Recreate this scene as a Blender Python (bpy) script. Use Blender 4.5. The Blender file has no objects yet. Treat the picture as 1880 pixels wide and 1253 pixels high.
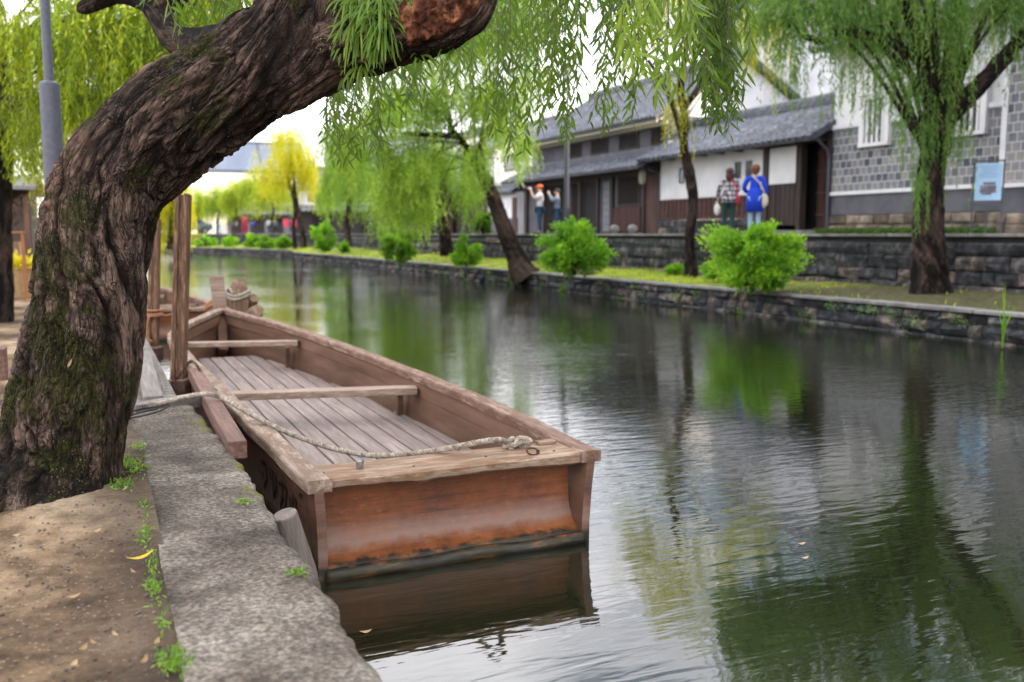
import bpy, math, random
import numpy as np
from mathutils import Vector, Matrix
R = math.radians
SC = bpy.context.scene
COL = SC.collection
rs = np.random.RandomState(7)
random.seed(7)

# ------------------------------------------------------------------ camera
F_PX, CX, CY = 1700.0, 940.0, 626.5
YAW, PITCH, HC = R(24.2), R(6.59), 1.5
cam = bpy.data.cameras.new('camera'); camo = bpy.data.objects.new('camera', cam); COL.objects.link(camo)
camo.location = (0, 0, HC); camo.rotation_euler = (R(90) - PITCH, 0, -YAW)
cam.sensor_width = 36; cam.lens = F_PX / 1880 * 36; cam.clip_end = 2000; cam.clip_start = 0.05
cam.dof.use_dof = True; cam.dof.focus_distance = 3.9; cam.dof.aperture_fstop = 2.1; cam.dof.aperture_blades = 9
SC.camera = camo
_F = np.array([math.sin(YAW) * math.cos(PITCH), math.cos(YAW) * math.cos(PITCH), -math.sin(PITCH)])
_R = np.array([math.cos(YAW), -math.sin(YAW), 0.0])
_U = np.cross(_R, _F)
C0 = np.array([0, 0, HC])
def ray(px, py): return _F + _R * (px - CX) / F_PX - _U * (py - CY) / F_PX
def atD(px, py, d): return C0 + ray(px, py) * d          # d metres in front of the lens
def atZ(px, py, z): r = ray(px, py); return C0 + r * (z - HC) / r[2]
def atX(px, py, x): r = ray(px, py); return C0 + r * x / r[0]
def atY(px, py, y): r = ray(px, py); return C0 + r * y / r[1]

# ------------------------------------------------------------------ objects
def tag(o, label=None, cat=None, group=None, kind=None):
    if label: o['label'] = label
    if cat: o['category'] = cat
    if group: o['group'] = group
    if kind: o['kind'] = kind
    return o
def thing(name, label, cat, loc=(0, 0, 0), group=None, rz=0):
    o = bpy.data.objects.new(name, None); COL.objects.link(o)
    o.location = tuple(loc); o.rotation_euler = (0, 0, rz); o.empty_display_size = .1
    return tag(o, label, cat, group)
def copy_tree(o, parent=None):
    mi = o.matrix_parent_inverse.copy(); c = o.copy(); COL.objects.link(c); c.parent = parent; c.matrix_parent_inverse = mi
    for ch in list(o.children): copy_tree(ch, c)
    return c

class MB:
    """collects vertices and faces for ONE mesh object"""
    def __init__(s): s.V = []; s.n = 0; s.Q = []; s.N = []; s.A = []; s.B = []
    def add(s, V, quads=None, ngons=None, a=0.5, vec=None):
        V = np.asarray(V, float).reshape(-1, 3)
        if vec is not None: s.B.append((s.n, np.asarray(vec, float).reshape(-1, 3)))
        if quads is not None and len(quads): s.Q.append(np.asarray(quads, np.int64).reshape(-1, 4) + s.n)
        if ngons:
            for g in ngons: s.N.append([int(i) + s.n for i in g])
        s.V.append(V); s.A.append(np.broadcast_to(np.asarray(a, float), (len(V),)).copy()); s.n += len(V)
        return s
    def box(s, c, sz, rz=0, M=None, a=0.5):
        x, y, z = [k / 2 for k in sz]
        V = np.array([(-x,-y,-z),(x,-y,-z),(x,y,-z),(-x,y,-z),(-x,-y,z),(x,-y,z),(x,y,z),(-x,y,z)])
        if M is not None: V = V @ np.array(M).T
        if rz: cc, ss = math.cos(rz), math.sin(rz); V = V @ np.array([[cc, ss, 0], [-ss, cc, 0], [0, 0, 1]])
        return s.add(V + np.asarray(c, float), [(3,2,1,0),(4,5,6,7),(0,1,5,4),(1,2,6,5),(2,3,7,6),(3,0,4,7)], a=a)
    def bar(s, p, q, w, h, a=0.5, up=(0, 0, 1)):
        """square bar from p to q, w sideways, h along up"""
        p = np.asarray(p, float); q = np.asarray(q, float); d = q - p; L = np.linalg.norm(d); d = d / L
        u = np.asarray(up, float)
        if abs(d @ u) > .95: u = np.array([0, 1.0, 0])
        sd = np.cross(d, u); sd /= np.linalg.norm(sd); u = np.cross(sd, d)
        V = [c + sd * i * w / 2 + u * j * h / 2 for c in (p, q) for i, j in ((-1,-1),(1,-1),(1,1),(-1,1))]
        return s.add(V, [(3,2,1,0),(4,5,6,7),(0,1,5,4),(1,2,6,5),(2,3,7,6),(3,0,4,7)], a=a)
    def tube(s, P, rad, n=8, cap=True, a=0.5, flat=1.0):
        P = np.asarray(P, float); m = len(P); rad = np.broadcast_to(np.asarray(rad, float), (m,))
        T, A, B = frames(P)
        th = np.arange(n) * 2 * math.pi / n
        V = P[:, None] + (A[:, None] * np.cos(th)[None, :, None] + B[:, None] * np.sin(th)[None, :, None] * flat) * rad[:, None, None]
        i = np.arange(m - 1)[:, None] * n; j = np.arange(n)[None]; k = (j + 1) % n
        Q = np.stack([i + j, i + k, i + n + k, i + n + j], -1).reshape(-1, 4)
        return s.add(V.reshape(-1, 3), Q, [list(range(n))[::-1], [(m - 1) * n + t for t in range(n)]] if cap else None, a=a)
    def lathe(s, c, prof, n=16, a=0.5, sx=1, sy=1):
        th = np.arange(n) * 2 * math.pi / n; m = len(prof)
        V = np.array([[c[0] + r * math.cos(t) * sx, c[1] + r * math.sin(t) * sy, c[2] + z] for r, z in prof for t in th])
        i = np.arange(m - 1)[:, None] * n; j = np.arange(n)[None]; k = (j + 1) % n
        Q = np.stack([i + j, i + k, i + n + k, i + n + j], -1).reshape(-1, 4)
        return s.add(V, Q, [list(range(n))[::-1], [(m - 1) * n + t for t in range(n)]], a=a)
    def grid(s, G, a=0.5, flip=False):
        G = np.asarray(G, float); m, n = G.shape[:2]
        i = np.arange(m - 1)[:, None] * n; j = np.arange(n - 1)[None]
        Q = np.stack([i + j, i + j + 1, i + n + j + 1, i + n + j], -1).reshape(-1, 4)
        if flip: Q = Q[:, ::-1]
        return s.add(G.reshape(-1, 3), Q, a=a)
    def poly(s, pts, z0, z1, a=0.5):
        n = len(pts); V = [(p[0], p[1], z0) for p in pts] + [(p[0], p[1], z1) for p in pts]
        return s.add(V, [(i, (i + 1) % n, n + (i + 1) % n, n + i) for i in range(n)], [list(range(n))[::-1], list(range(n, 2 * n))], a=a)
    def ell(s, c, r, n=14, m=9, a=0.5, M=None, noise=0, seed=0):
        u = np.linspace(0, math.pi, m)[1:-1]; th = np.arange(n) * 2 * math.pi / n
        V = [(0, 0, 1)] + [(math.sin(x) * math.cos(t), math.sin(x) * math.sin(t), math.cos(x)) for x in u for t in th] + [(0, 0, -1)]
        V = np.array(V)
        if noise: V = V * (1 + noise * (fbm(V * 2 + seed, 3) - .5) * 2)[:, None]
        V = V * np.asarray(r, float)
        if M is not None: V = V @ np.array(M).T
        k = len(u); Q = []; N = []
        for i in range(k - 1):
            for j in range(n): Q.append((1 + i*n + j, 1 + (i+1)*n + j, 1 + (i+1)*n + (j+1) % n, 1 + i*n + (j+1) % n))
        for j in range(n): N.append([0, 1 + j, 1 + (j + 1) % n]); N.append([len(V) - 1, 1 + (k-1)*n + (j+1) % n, 1 + (k-1)*n + j])
        return s.add(V + np.asarray(c, float), Q, N, a=a)
    def build(s, name, mat, parent=None, smooth=False, bevel=0, loc=None):
        V = np.concatenate(s.V).astype(np.float32)
        if loc is not None: V = V - np.asarray(loc, np.float32)
        Q = np.concatenate(s.Q) if s.Q else np.zeros((0, 4), np.int64)
        me = bpy.data.meshes.new(name)
        nl = Q.size + sum(len(g) for g in s.N); nf = len(Q) + len(s.N)
        me.vertices.add(len(V)); me.vertices.foreach_set('co', V.ravel())
        me.loops.add(nl); me.polygons.add(nf)
        idx = np.concatenate([Q.ravel()] + [np.array(g) for g in s.N]).astype(np.int32) if s.N else Q.ravel().astype(np.int32)
        me.loops.foreach_set('vertex_index', idx)
        tot = np.concatenate([np.full(len(Q), 4), np.array([len(g) for g in s.N], np.int64)]).astype(np.int32)
        st = np.concatenate([[0], np.cumsum(tot)[:-1]]).astype(np.int32)
        me.polygons.foreach_set('loop_start', st)
        me.polygons.foreach_set('use_smooth', np.full(nf, smooth, bool))
        at = me.attributes.new('v', 'FLOAT', 'POINT'); at.data.foreach_set('value', np.concatenate(s.A).astype(np.float32))
        if s.B:
            bv = V.copy()
            for k, b_ in s.B: bv[k:k + len(b_)] = b_
            at = me.attributes.new('bk', 'FLOAT_VECTOR', 'POINT'); at.data.foreach_set('vector', bv.astype(np.float32).ravel())
        me.update(calc_edges=True); me.validate()
        me.materials.append(mat)
        o = bpy.data.objects.new(name, me); COL.objects.link(o)
        if parent is not None: o.parent = parent
        if loc is not None: o.location = tuple(loc)
        if bevel:
            b = o.modifiers.new('bevel', 'BEVEL'); b.width = bevel; b.segments = 2; b.limit_method = 'ANGLE'; b.angle_limit = R(40)
        return o

def frames(P):
    m = len(P); T = np.zeros_like(P); T[1:-1] = P[2:] - P[:-2]; T[0] = P[1] - P[0]; T[-1] = P[-1] - P[-2]
    T /= np.maximum(np.linalg.norm(T, axis=1), 1e-9)[:, None]
    A = np.zeros_like(P); a = np.array([1.0, 0, 0]) if abs(T[0][0]) < .8 else np.array([0, 1.0, 0])
    for i in range(m):
        a = a - T[i] * (a @ T[i]); a /= np.linalg.norm(a); A[i] = a
    return T, A, np.cross(T, A)
def spline(P, n):
    """Catmull-Rom through P (any dimension), n samples evenly spaced in arc length"""
    P = np.asarray(P, float); Q = np.concatenate([[2 * P[0] - P[1]], P, [2 * P[-1] - P[-2]]])
    out = []
    for i in range(1, len(Q) - 2):
        t = np.linspace(0, 1, 24, endpoint=False)[:, None]
        a, b, c, d = Q[i-1], Q[i], Q[i+1], Q[i+2]
        out.append(.5 * ((2*b) + (c-a)*t + (2*a-5*b+4*c-d)*t**2 + (3*b-a-3*c+d)*t**3))
    S = np.concatenate(out + [P[-1:]])
    L = np.concatenate([[0], np.cumsum(np.linalg.norm(np.diff(S[:, :3], axis=0), axis=1))])
    x = np.linspace(0, L[-1], n)
    return np.stack([np.interp(x, L, S[:, k]) for k in range(S.shape[1])], 1)

# ------------------------------------------------------------------ numeric noise
def _h(a, b, c):
    n = (a * 374761393 + b * 668265263 + c * 2147483647 + 1274126177) & 0xffffffff
    n = ((n ^ (n >> 13)) * 1274126177) & 0xffffffff
    n = ((n ^ (n >> 16)) * 2246822519) & 0xffffffff
    return ((n ^ (n >> 15)) & 0xffffff) / 16777215.0
def vn(P):
    P = np.asarray(P, float); I = np.floor(P).astype(np.int64); f = P - I; f = f * f * (3 - 2 * f)
    x, y, z = I[..., 0], I[..., 1], I[..., 2]; r = 0
    for dx in (0, 1):
        for dy in (0, 1):
            for dz in (0, 1):
                w = (f[..., 0] if dx else 1 - f[..., 0]) * (f[..., 1] if dy else 1 - f[..., 1]) * (f[..., 2] if dz else 1 - f[..., 2])
                r = r + w * _h(x + dx, y + dy, z + dz)
    return r
def fbm(P, o=4):
    r = 0; a = .5; t = 0
    for k in range(o): r = r + a * vn(P * 2 ** k + 17.3 * k); t += a; a *= .5
    return r / t
def ridged(P): return 1 - np.abs(2 * vn(P) - 1)

# ------------------------------------------------------------------ materials
class NT:
    def __init__(s, name):
        s.m = bpy.data.materials.new(name); s.m.use_nodes = True; s.t = s.m.node_tree; s.t.nodes.clear()
    def n(s, ty, ins=None, **kw):
        n = s.t.nodes.new('ShaderNode' + ty)
        for k, v in kw.items(): setattr(n, k, v)
        for k, v in (ins or {}).items():
            if isinstance(v, bpy.types.NodeSocket): s.t.links.new(v, n.inputs[k])
            else: n.inputs[k].default_value = v
        return n
    def coord(s, scale=(1, 1, 1), kind='Object', rot=(0, 0, 0)):
        c = s.n('TexCoord'); return s.n('Mapping', {'Vector': c.outputs[kind], 'Scale': scale, 'Rotation': rot}).outputs[0]
    def noise(s, vec, scale, detail=4, rough=.55, dist=0):
        return s.n('TexNoise', {'Vector': vec, 'Scale': scale, 'Detail': detail, 'Roughness': rough, 'Distortion': dist}).outputs[0]
    def ramp(s, f, stops, interp='LINEAR'):
        r = s.n('ValToRGB', {'Fac': f}); e = r.color_ramp.elements; r.color_ramp.interpolation = interp
        while len(e) < len(stops): e.new(.5)
        for k, (p, c) in enumerate(stops):
            e[k].position = p; e[k].color = (*c, 1) if len(c) == 3 else c
        return r.outputs[0]
    def mix(s, f, a, b, mode='MIX'):
        n = s.n('MixRGB', {'Fac': f, 'Color1': a, 'Color2': b}, blend_type=mode); return n.outputs[0]
    def math(s, op, a, b=0.0, c=None):
        n = s.n('Math', {0: a, 1: b}, operation=op); return n.outputs[0]
    def attr(s, name='v'): return s.n('Attribute', attribute_name=name).outputs['Fac']
    def bump(s, h, strength=.5, dist=.01, normal=None):
        i = {'Height': h, 'Strength': strength, 'Distance': dist}
        if normal is not None: i['Normal'] = normal
        return s.n('Bump', i).outputs[0]
    def pbr(s, **k):
        i = {}
        mp = dict(color='Base Color', rough='Roughness', normal='Normal', spec='Specular IOR Level', metal='Metallic', ior='IOR', coat='Coat Weight')
        for a, v in k.items(): i[mp[a]] = (*v, 1) if isinstance(v, tuple) and len(v) == 3 else v
        return s.n('BsdfPrincipled', i).outputs[0]
    def out(s, sh): s.n('OutputMaterial', {'Surface': sh}); return s.m
BW = [(0, (0, 0, 0)), (1, (1, 1, 1))]

def simple(name, stops, scale=5, stretch=(1, 1, 1), detail=5, rough=.75, bump=.3, bdist=.01, vary=.5, spec=.3, metal=0, fine=0, rot=(0,0,0)):
    """noise-driven colour, bump and per-piece variation from attribute v"""
    m = NT(name); co = m.coord(stretch, rot=rot); f = m.noise(co, scale, detail, .6)
    f2 = m.n('MapRange', {'Value': f, 'From Min': .3, 'From Max': .7}).outputs[0]
    c = m.ramp(f2, stops)
    g = m.math('ADD', m.math('MULTIPLY', m.attr(), 2 * vary), 1 - vary)
    c = m.mix(1.0, c, m.n('CombineColor', {0: g, 1: g, 2: g}).outputs[0], 'MULTIPLY')
    h = f
    if fine: h = m.math('ADD', f, m.math('MULTIPLY', m.noise(co, scale * fine, 4, .6), .6))
    return m.out(m.pbr(color=c, rough=rough, spec=spec, metal=metal, normal=m.bump(h, bump, bdist)))

def wood(name, c1, c2, c3, axis='Y', grain=1.0, rough=.7, bump=.5, peel=None, scale=1.0):
    """long-grained timber: fine streaks along axis, cracks and optional peeled paint colour"""
    m = NT(name); st = {'X': (1.2, 22, 22), 'Y': (22, 1.2, 22), 'Z': (22, 22, 1.2)}[axis]
    st = tuple(k * scale for k in st)
    co = m.coord(st); f = m.noise(co, 1.6, 6, .65, .4); f2 = m.noise(co, 5, 4, .6)
    c = m.ramp(f, [(.25, c1), (.5, c2), (.72, c3)])
    c = m.mix(.35, c, m.ramp(f2, [(.3, (.55, .55, .55)), (.7, (1.15, 1.15, 1.15))]), 'MULTIPLY')
    h = m.math('ADD', m.math('MULTIPLY', f, .7), f2)
    if peel:
        co2 = m.coord(tuple(1 + (k - 1) * .12 for k in st)); g = m.noise(co2, 5, 6, .7)
        k = m.ramp(g, [(.44, (0, 0, 0)), (.56, (1, 1, 1))]); c = m.mix(k, c, (*peel, 1)); h = m.math('ADD', h, m.math('MULTIPLY', k, .5))
    g = m.math('ADD', m.math('MULTIPLY', m.attr(), .8), .6)
    c = m.mix(1.0, c, m.n('CombineColor', {0: g, 1: g, 2: g}).outputs[0], 'MULTIPLY')
    return m.out(m.pbr(color=c, rough=rough, spec=.3, normal=m.bump(h, bump, .004)))

def leafmat(name, dark, mid, light, trans=.45, tcol=None, rough=.45):
    m = NT(name); c = m.ramp(m.attr(), [(0, dark), (.5, mid), (1, light)])
    tc = m.mix(.5, c, (*(tcol or light), 1)); tc = m.mix(1.0, tc, (1.9, 1.9, 1.3, 1), 'MULTIPLY')
    a = m.pbr(color=c, rough=rough, spec=.35); b = m.n('BsdfTranslucent', {'Color': tc}).outputs[0]
    return m.out(m.n('MixShader', {0: trans, 1: a, 2: b}).outputs[0])

# ------------------------------------------------------------------ leaves
def leaf_add(mb, P, D, L, W, v, fine=False, rng=rs, curl=.15):
    N = len(P); D = D / np.linalg.norm(D, axis=1)[:, None]
    S = np.cross(D, rng.normal(size=(N, 3))); S /= np.maximum(np.linalg.norm(S, axis=1), 1e-6)[:, None]
    Nn = np.cross(D, S); L = np.broadcast_to(L, (N,))[:, None]; W = np.broadcast_to(W, (N,))[:, None]
    v = np.broadcast_to(v, (N,))
    mid = P + D * L * .45; tip = P + D * L + Nn * L * curl * rng.uniform(-1, 1, (N, 1)) - np.array([0, 0, 1]) * L * curl * .7
    if not fine:
        V = np.stack([P, mid + S * W * .5, tip, mid - S * W * .5], 1)
        return mb.add(V.reshape(-1, 3), np.arange(N * 4).reshape(-1, 4), a=np.repeat(v, 4))
    m2 = P + D * L * .7 + (tip - P - D * L) * .45
    V = np.stack([P, P + D*L*.3 + S*W*.48, P + D*L*.3 - Nn*W*.18, P + D*L*.3 - S*W*.48,
                  m2 + S*W*.38, m2 - Nn*W*.12, m2 - S*W*.38, tip], 1)
    b = np.arange(N)[:, None] * 8
    Q = np.concatenate([b + np.array(q) for q in ((0,1,2,3),(1,4,5,2),(2,5,6,3),(4,7,6,5))])
    return mb.add(V.reshape(-1, 3), Q, a=np.repeat(v, 8))

def strands(starts, lens, out, spacing, rng, drift=.25, sway=.06):
    """points and tangents along hanging strands"""
    n = np.maximum((lens / spacing).astype(int), 2); idx = np.repeat(np.arange(len(starts)), n)
    k = np.concatenate([np.arange(m) for m in n]); t = k / np.repeat(n, n)
    s = t * lens[idx]
    ho = out[idx]
    ph = rng.uniform(0, 6.28, len(starts))[idx]
    P = starts[idx] + ho * (drift * (1 - np.exp(-2.2 * s)))[:, None]
    P = P + np.stack([np.cos(ph + s * 2.2), np.sin(ph + s * 1.7), 0 * s], 1) * (sway * s)[:, None]
    P[:, 2] -= s * (1 - .25 * np.exp(-2 * s))
    T = np.stack([ho[:, 0] * .3 * np.exp(-s), ho[:, 1] * .3 * np.exp(-s), -np.ones(len(s))], 1)
    return P, T, idx, t

def curtain(mb, lobes, nstr, spacing, L, W, rng, lenr=(.6, 1.6), fine=False, clus=6, vbase=.5, vr=.25, spread=.55, cut=None, bias=.35):
    """lobes: (cx,cy,cz, rx,ry,rz, weight). Strands start on the upper parts of each lobe in clusters and hang."""
    lo = np.array(lobes, float); w = lo[:, 6] / lo[:, 6].sum()
    nc = max(1, nstr // clus); li = rng.choice(len(lo), nc, p=w)
    d = rng.normal(size=(nc, 3)); d /= np.linalg.norm(d, axis=1)[:, None]; d[:, 2] = d[:, 2] * .8 + bias
    rad = rng.uniform(.35, 1.0, nc)[:, None]
    cc = lo[li, :3] + d * rad * lo[li, 3:6]
    st = np.repeat(cc, clus, 0) + rng.normal(size=(nc * clus, 3)) * np.array([.16, .16, .12]) * (lo[li, 3].repeat(clus)[:, None] ** .5)
    out = rng.normal(size=(nc, 3)) * .6; out[:, :2] += (d[:, :2]) * 1.0; out[:, 2] = 0; out = np.repeat(out, clus, 0) + rng.normal(size=(nc * clus, 3)) * .3; out[:, 2] = 0
    lens = rng.uniform(*lenr, nc * clus) * np.repeat(rng.uniform(.6, 1.15, nc), clus)
    P, T, idx, t = strands(st, lens, out, spacing, rng)
    cv = np.repeat(vbase + rng.uniform(-vr, vr, nc), clus)[idx]
    keep = np.ones(len(P), bool)
    if cut is not None: keep = cut(P)
    P, T, idx, t, cv = P[keep], T[keep], idx[keep], t[keep], cv[keep]
    D = T + rng.normal(size=P.shape) * spread; D[:, 2] -= .15
    ll = L * rng.uniform(.6, 1.25, len(P)) * (1 - .35 * t)
    leaf_add(mb, P + rng.normal(size=P.shape) * .008, D, ll, W * rng.uniform(.7, 1.2, len(P)), np.clip(cv + rng.normal(size=len(P)) * .12, 0, 1), fine, rng)
    return st, lens, out
# ------------------------------------------------------------------ world and sun
SUN_EL, SUN_AZ = R(25), math.atan2(.75, -.66)      # azimuth from +Y towards +X
w = bpy.data.worlds.new('World'); SC.world = w; w.use_nodes = True
nt = w.node_tree; bg = nt.nodes['Background']
sky = nt.nodes.new('ShaderNodeTexSky'); sky.sky_type = 'NISHITA'; sky.sun_disc = False
sky.sun_elevation = SUN_EL; sky.sun_rotation = SUN_AZ; sky.dust_density = 3.5; sky.air_density = 1.3; sky.ozone_density = 1.2
tc = nt.nodes.new('ShaderNodeTexCoord'); mp = nt.nodes.new('ShaderNodeMapping'); mp.inputs['Scale'].default_value = (1, 1, 2.6)
nz = nt.nodes.new('ShaderNodeTexNoise'); nz.inputs['Scale'].default_value = 2.2; nz.inputs['Detail'].default_value = 7; nz.inputs['Roughness'].default_value = .55
rp = nt.nodes.new('ShaderNodeValToRGB'); rp.color_ramp.elements[0].position = .30; rp.color_ramp.elements[1].position = .52
mx = nt.nodes.new('ShaderNodeMixRGB'); mx.inputs[2].default_value = (15, 14.7, 15.3, 1)
nt.links.new(tc.outputs['Generated'], mp.inputs[0]); nt.links.new(mp.outputs[0], nz.inputs[0]); nt.links.new(nz.outputs[0], rp.inputs[0])
nt.links.new(rp.outputs[0], mx.inputs[0]); nt.links.new(sky.outputs[0], mx.inputs[1]); nt.links.new(mx.outputs[0], bg.inputs[0])
bg.inputs[1].default_value = .15
sl = bpy.data.lights.new('sun', 'SUN'); sl.energy = 5.0; sl.angle = R(.9); sl.color = (1, .86, .66)
so = bpy.data.objects.new('sun', sl); COL.objects.link(so)
sd = Vector((math.sin(SUN_AZ) * math.cos(SUN_EL), math.cos(SUN_AZ) * math.cos(SUN_EL), math.sin(SUN_EL)))
so.rotation_euler = sd.to_track_quat('Z', 'Y').to_euler(); so.location = (20, -20, 30)
SC.view_settings.view_transform = 'Standard'; SC.view_settings.look = 'None'; SC.view_settings.exposure = .66; SC.view_settings.gamma = 1

# ------------------------------------------------------------------ material library
m_white = simple('white_plaster', [(0, (.50, .51, .55)), (1, (.70, .70, .72))], 1.3, detail=6, rough=.9, bump=.15, vary=.15)
m_grey = simple('grey_plaster', [(0, (.065, .065, .08)), (1, (.12, .12, .14))], 1.6, rough=.9, bump=.2, vary=.2)
m_cream = simple('cream_plaster', [(0, (.60, .56, .50)), (1, (.74, .70, .63))], .6, rough=.9, bump=.1, vary=.2)
m_bluegrey = simple('blue_grey_metal_roof', [(0, (.09, .115, .17)), (1, (.125, .155, .22))], .4, stretch=(1, 1, .2), rough=.6, bump=.1)
m_darkwood = simple('dark_stained_wood', [(0, (.018, .014, .014)), (1, (.050, .036, .034))], 6, stretch=(1, 1, .15), rough=.7, bump=.3)
m_redwood = simple('red_brown_wood', [(0, (.038, .020, .018)), (1, (.095, .048, .040))], 6, stretch=(1, 1, .15), rough=.7, bump=.3)
m_black = simple('dark_interior', [(0, (.008, .008, .010)), (1, (.016, .016, .02))], 3, rough=.8, bump=0)
m_glass = simple('window_pane', [(0, (.02, .024, .03)), (1, (.05, .06, .07))], 2, rough=.08, bump=0, spec=.6)
m_tile = simple('grey_roof_tile', [(0, (.022, .025, .036)), (.5, (.065, .072, .095)), (1, (.16, .175, .21))], 9, detail=4, rough=.5, bump=.3, vary=.75, spec=.45)
m_stone = simple('canal_stone', [(0, (.012, .012, .014)), (.5, (.045, .044, .045)), (1, (.15, .14, .125))], 5.5, detail=9, rough=.9, bump=.9, bdist=.02, vary=.55, fine=5)
_n = m_stone.node_tree; _p = [n for n in _n.nodes if n.type == 'BSDF_PRINCIPLED'][0]; _src = _p.inputs['Base Color'].links[0].from_socket
_a = _n.nodes.new('ShaderNodeAttribute'); _a.attribute_name = 'v'; _r = _n.nodes.new('ShaderNodeValToRGB'); _n.links.new(_a.outputs['Fac'], _r.inputs[0]); _e = _r.color_ramp.elements; _e[0].color = (.85, .95, 1.12, 1); _e[1].position = .75; _e[1].color = (1, 1, 1, 1); _e.new(.86); _e[2].color = (1.2, 1.02, .90, 1)
_m = _n.nodes.new('ShaderNodeMixRGB'); _m.blend_type = 'MULTIPLY'; _m.inputs[0].default_value = 1; _n.links.new(_src, _m.inputs[1]); _n.links.new(_r.outputs[0], _m.inputs[2]); _n.links.new(_m.outputs[0], _p.inputs['Base Color'])
m_cope = simple('pale_coping_stone', [(0, (.09, .088, .086)), (1, (.24, .235, .225))], 3, detail=9, rough=.9, bump=.6, bdist=.01, vary=.3, fine=6)
m_basest = simple('tan_foundation_stone', [(0, (.055, .050, .046)), (.5, (.14, .115, .092)), (1, (.27, .215, .165))], 2.4, detail=7, rough=.9, bump=.7, bdist=.02, vary=.5)
m_mortar = simple('dark_joint_soil', [(0, (.012, .012, .011)), (1, (.03, .03, .026))], 5, rough=1, bump=.3)  # dark soil backing behind the stones
m_metal = simple('grey_painted_metal', [(0, (.070, .076, .105)), (1, (.10, .107, .14))], 30, detail=3, rough=.45, bump=.12, bdist=.002, vary=.1, spec=.4)
m_dkmetal = simple('dark_painted_metal', [(0, (.035, .04, .055)), (1, (.06, .065, .085))], 30, rough=.45, bump=.1, bdist=.002, vary=.1, spec=.4)
m_iron = simple('rusty_iron', [(0, (.03, .02, .016)), (1, (.12, .06, .04))], 60, rough=.7, bump=.5, bdist=.002, metal=.4)
m_steel = simple('weathered_steel', [(0, (.16, .16, .17)), (1, (.38, .37, .37))], 60, rough=.4, bump=.3, bdist=.001, metal=.8)
m_path = simple('pale_walkway', [(0, (.22, .205, .19)), (1, (.33, .31, .285))], .8, detail=8, rough=.95, bump=.3, fine=20)

def flat(name, c, rough=.7, vary=.25, scale=25, bump=.15):
    return simple(name, [(0, tuple(k * (1 - vary) for k in c)), (1, tuple(min(1, k * (1 + vary * .6)) for k in c))], scale, rough=rough, bump=bump, bdist=.003, vary=.2)

# namako tile wall: square tiles in pale raised joints, each tile its own grey
nm = NT('tile_wall'); co = nm.coord()
sp = nm.n('SeparateXYZ', {0: co}); cv = nm.n('CombineXYZ', {0: sp.outputs[1], 1: sp.outputs[2], 2: 0.0}).outputs[0]
br = nm.n('TexBrick', {'Vector': cv, 'Color1': (.0, .0, .0, 1), 'Color2': (1, 1, 1, 1), 'Mortar': (.5, .5, .5, 1), 'Scale': 1.0, 'Mortar Size': .011, 'Mortar Smooth': .3, 'Bias': 0.0, 'Brick Width': .205, 'Row Height': .20}, offset=.5, squash=1.0)
tone = nm.ramp(nm.math('SUBTRACT', nm.math('ADD', nm.math('MULTIPLY', br.outputs['Color'], .75), nm.math('MULTIPLY', nm.noise(co, 1.6, 4, .65), .9)), .33), [(0, (.035, .042, .06)), (.22, (.05, .058, .08)), (.36, (.115, .12, .14)), (.62, (.165, .168, .185)), (.85, (.22, .215, .21)), (1, (.30, .27, .235))])
wx = nm.noise(co, 1.1, 5, .6); tone = nm.mix(nm.ramp(wx, [(.46, (0, 0, 0)), (.66, (.6, .6, .6))]), tone, (.175, .18, .205, 1))
tone = nm.mix(.5, tone, nm.ramp(nm.noise(co, 14, 5, .6), [(.3, (.7, .7, .7)), (.7, (1.2, 1.2, 1.2))]), 'MULTIPLY')
tone = nm.mix(nm.math('MULTIPLY', br.outputs['Fac'], .9), tone, (.50, .50, .52, 1))
m_namako = nm.out(nm.pbr(color=tone, rough=.75, normal=nm.bump(nm.math('MULTIPLY', br.outputs['Fac'], 1), .8, .02)))

# dirt
dm = NT('packed_dirt'); co = dm.coord()
a = dm.noise(co, 1.3, 6, .6, .3); b = dm.noise(co, 9, 8, .65); c3 = dm.noise(co, 70, 5, .7)
col = dm.ramp(a, [(.36, (.055, .038, .026)), (.45, (.130, .088, .054)), (.54, (.25, .178, .113)), (.64, (.39, .305, .21))])
col = dm.mix(.9, col, dm.ramp(b, [(.30, (.42, .38, .35)), (.5, (1, 1, 1)), (.70, (1.45, 1.42, 1.35))]), 'MULTIPLY')
vor = dm.n('TexVoronoi', {'Vector': co, 'Scale': 42.0}); 
col = dm.mix(dm.ramp(vor.outputs['Distance'], [(.10, (.55, .55, .55)), (.22, (0, 0, 0))]), col, (.40, .34, .27, 1))
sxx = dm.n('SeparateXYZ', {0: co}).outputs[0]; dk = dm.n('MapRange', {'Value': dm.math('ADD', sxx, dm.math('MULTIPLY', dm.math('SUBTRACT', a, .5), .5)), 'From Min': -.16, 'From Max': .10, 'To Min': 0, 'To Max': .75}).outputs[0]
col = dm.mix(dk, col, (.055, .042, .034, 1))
col = dm.mix(.6, col, dm.ramp(c3, [(.3, (.5, .5, .5)), (.7, (1.4, 1.4, 1.4))]), 'MULTIPLY')
h = dm.math('ADD', dm.math('MULTIPLY', b, 1.0), dm.math('MULTIPLY', c3, .35))
m_dirt = dm.out(dm.pbr(color=col, rough=.95, spec=.15, normal=dm.bump(h, .9, .025)))
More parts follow.
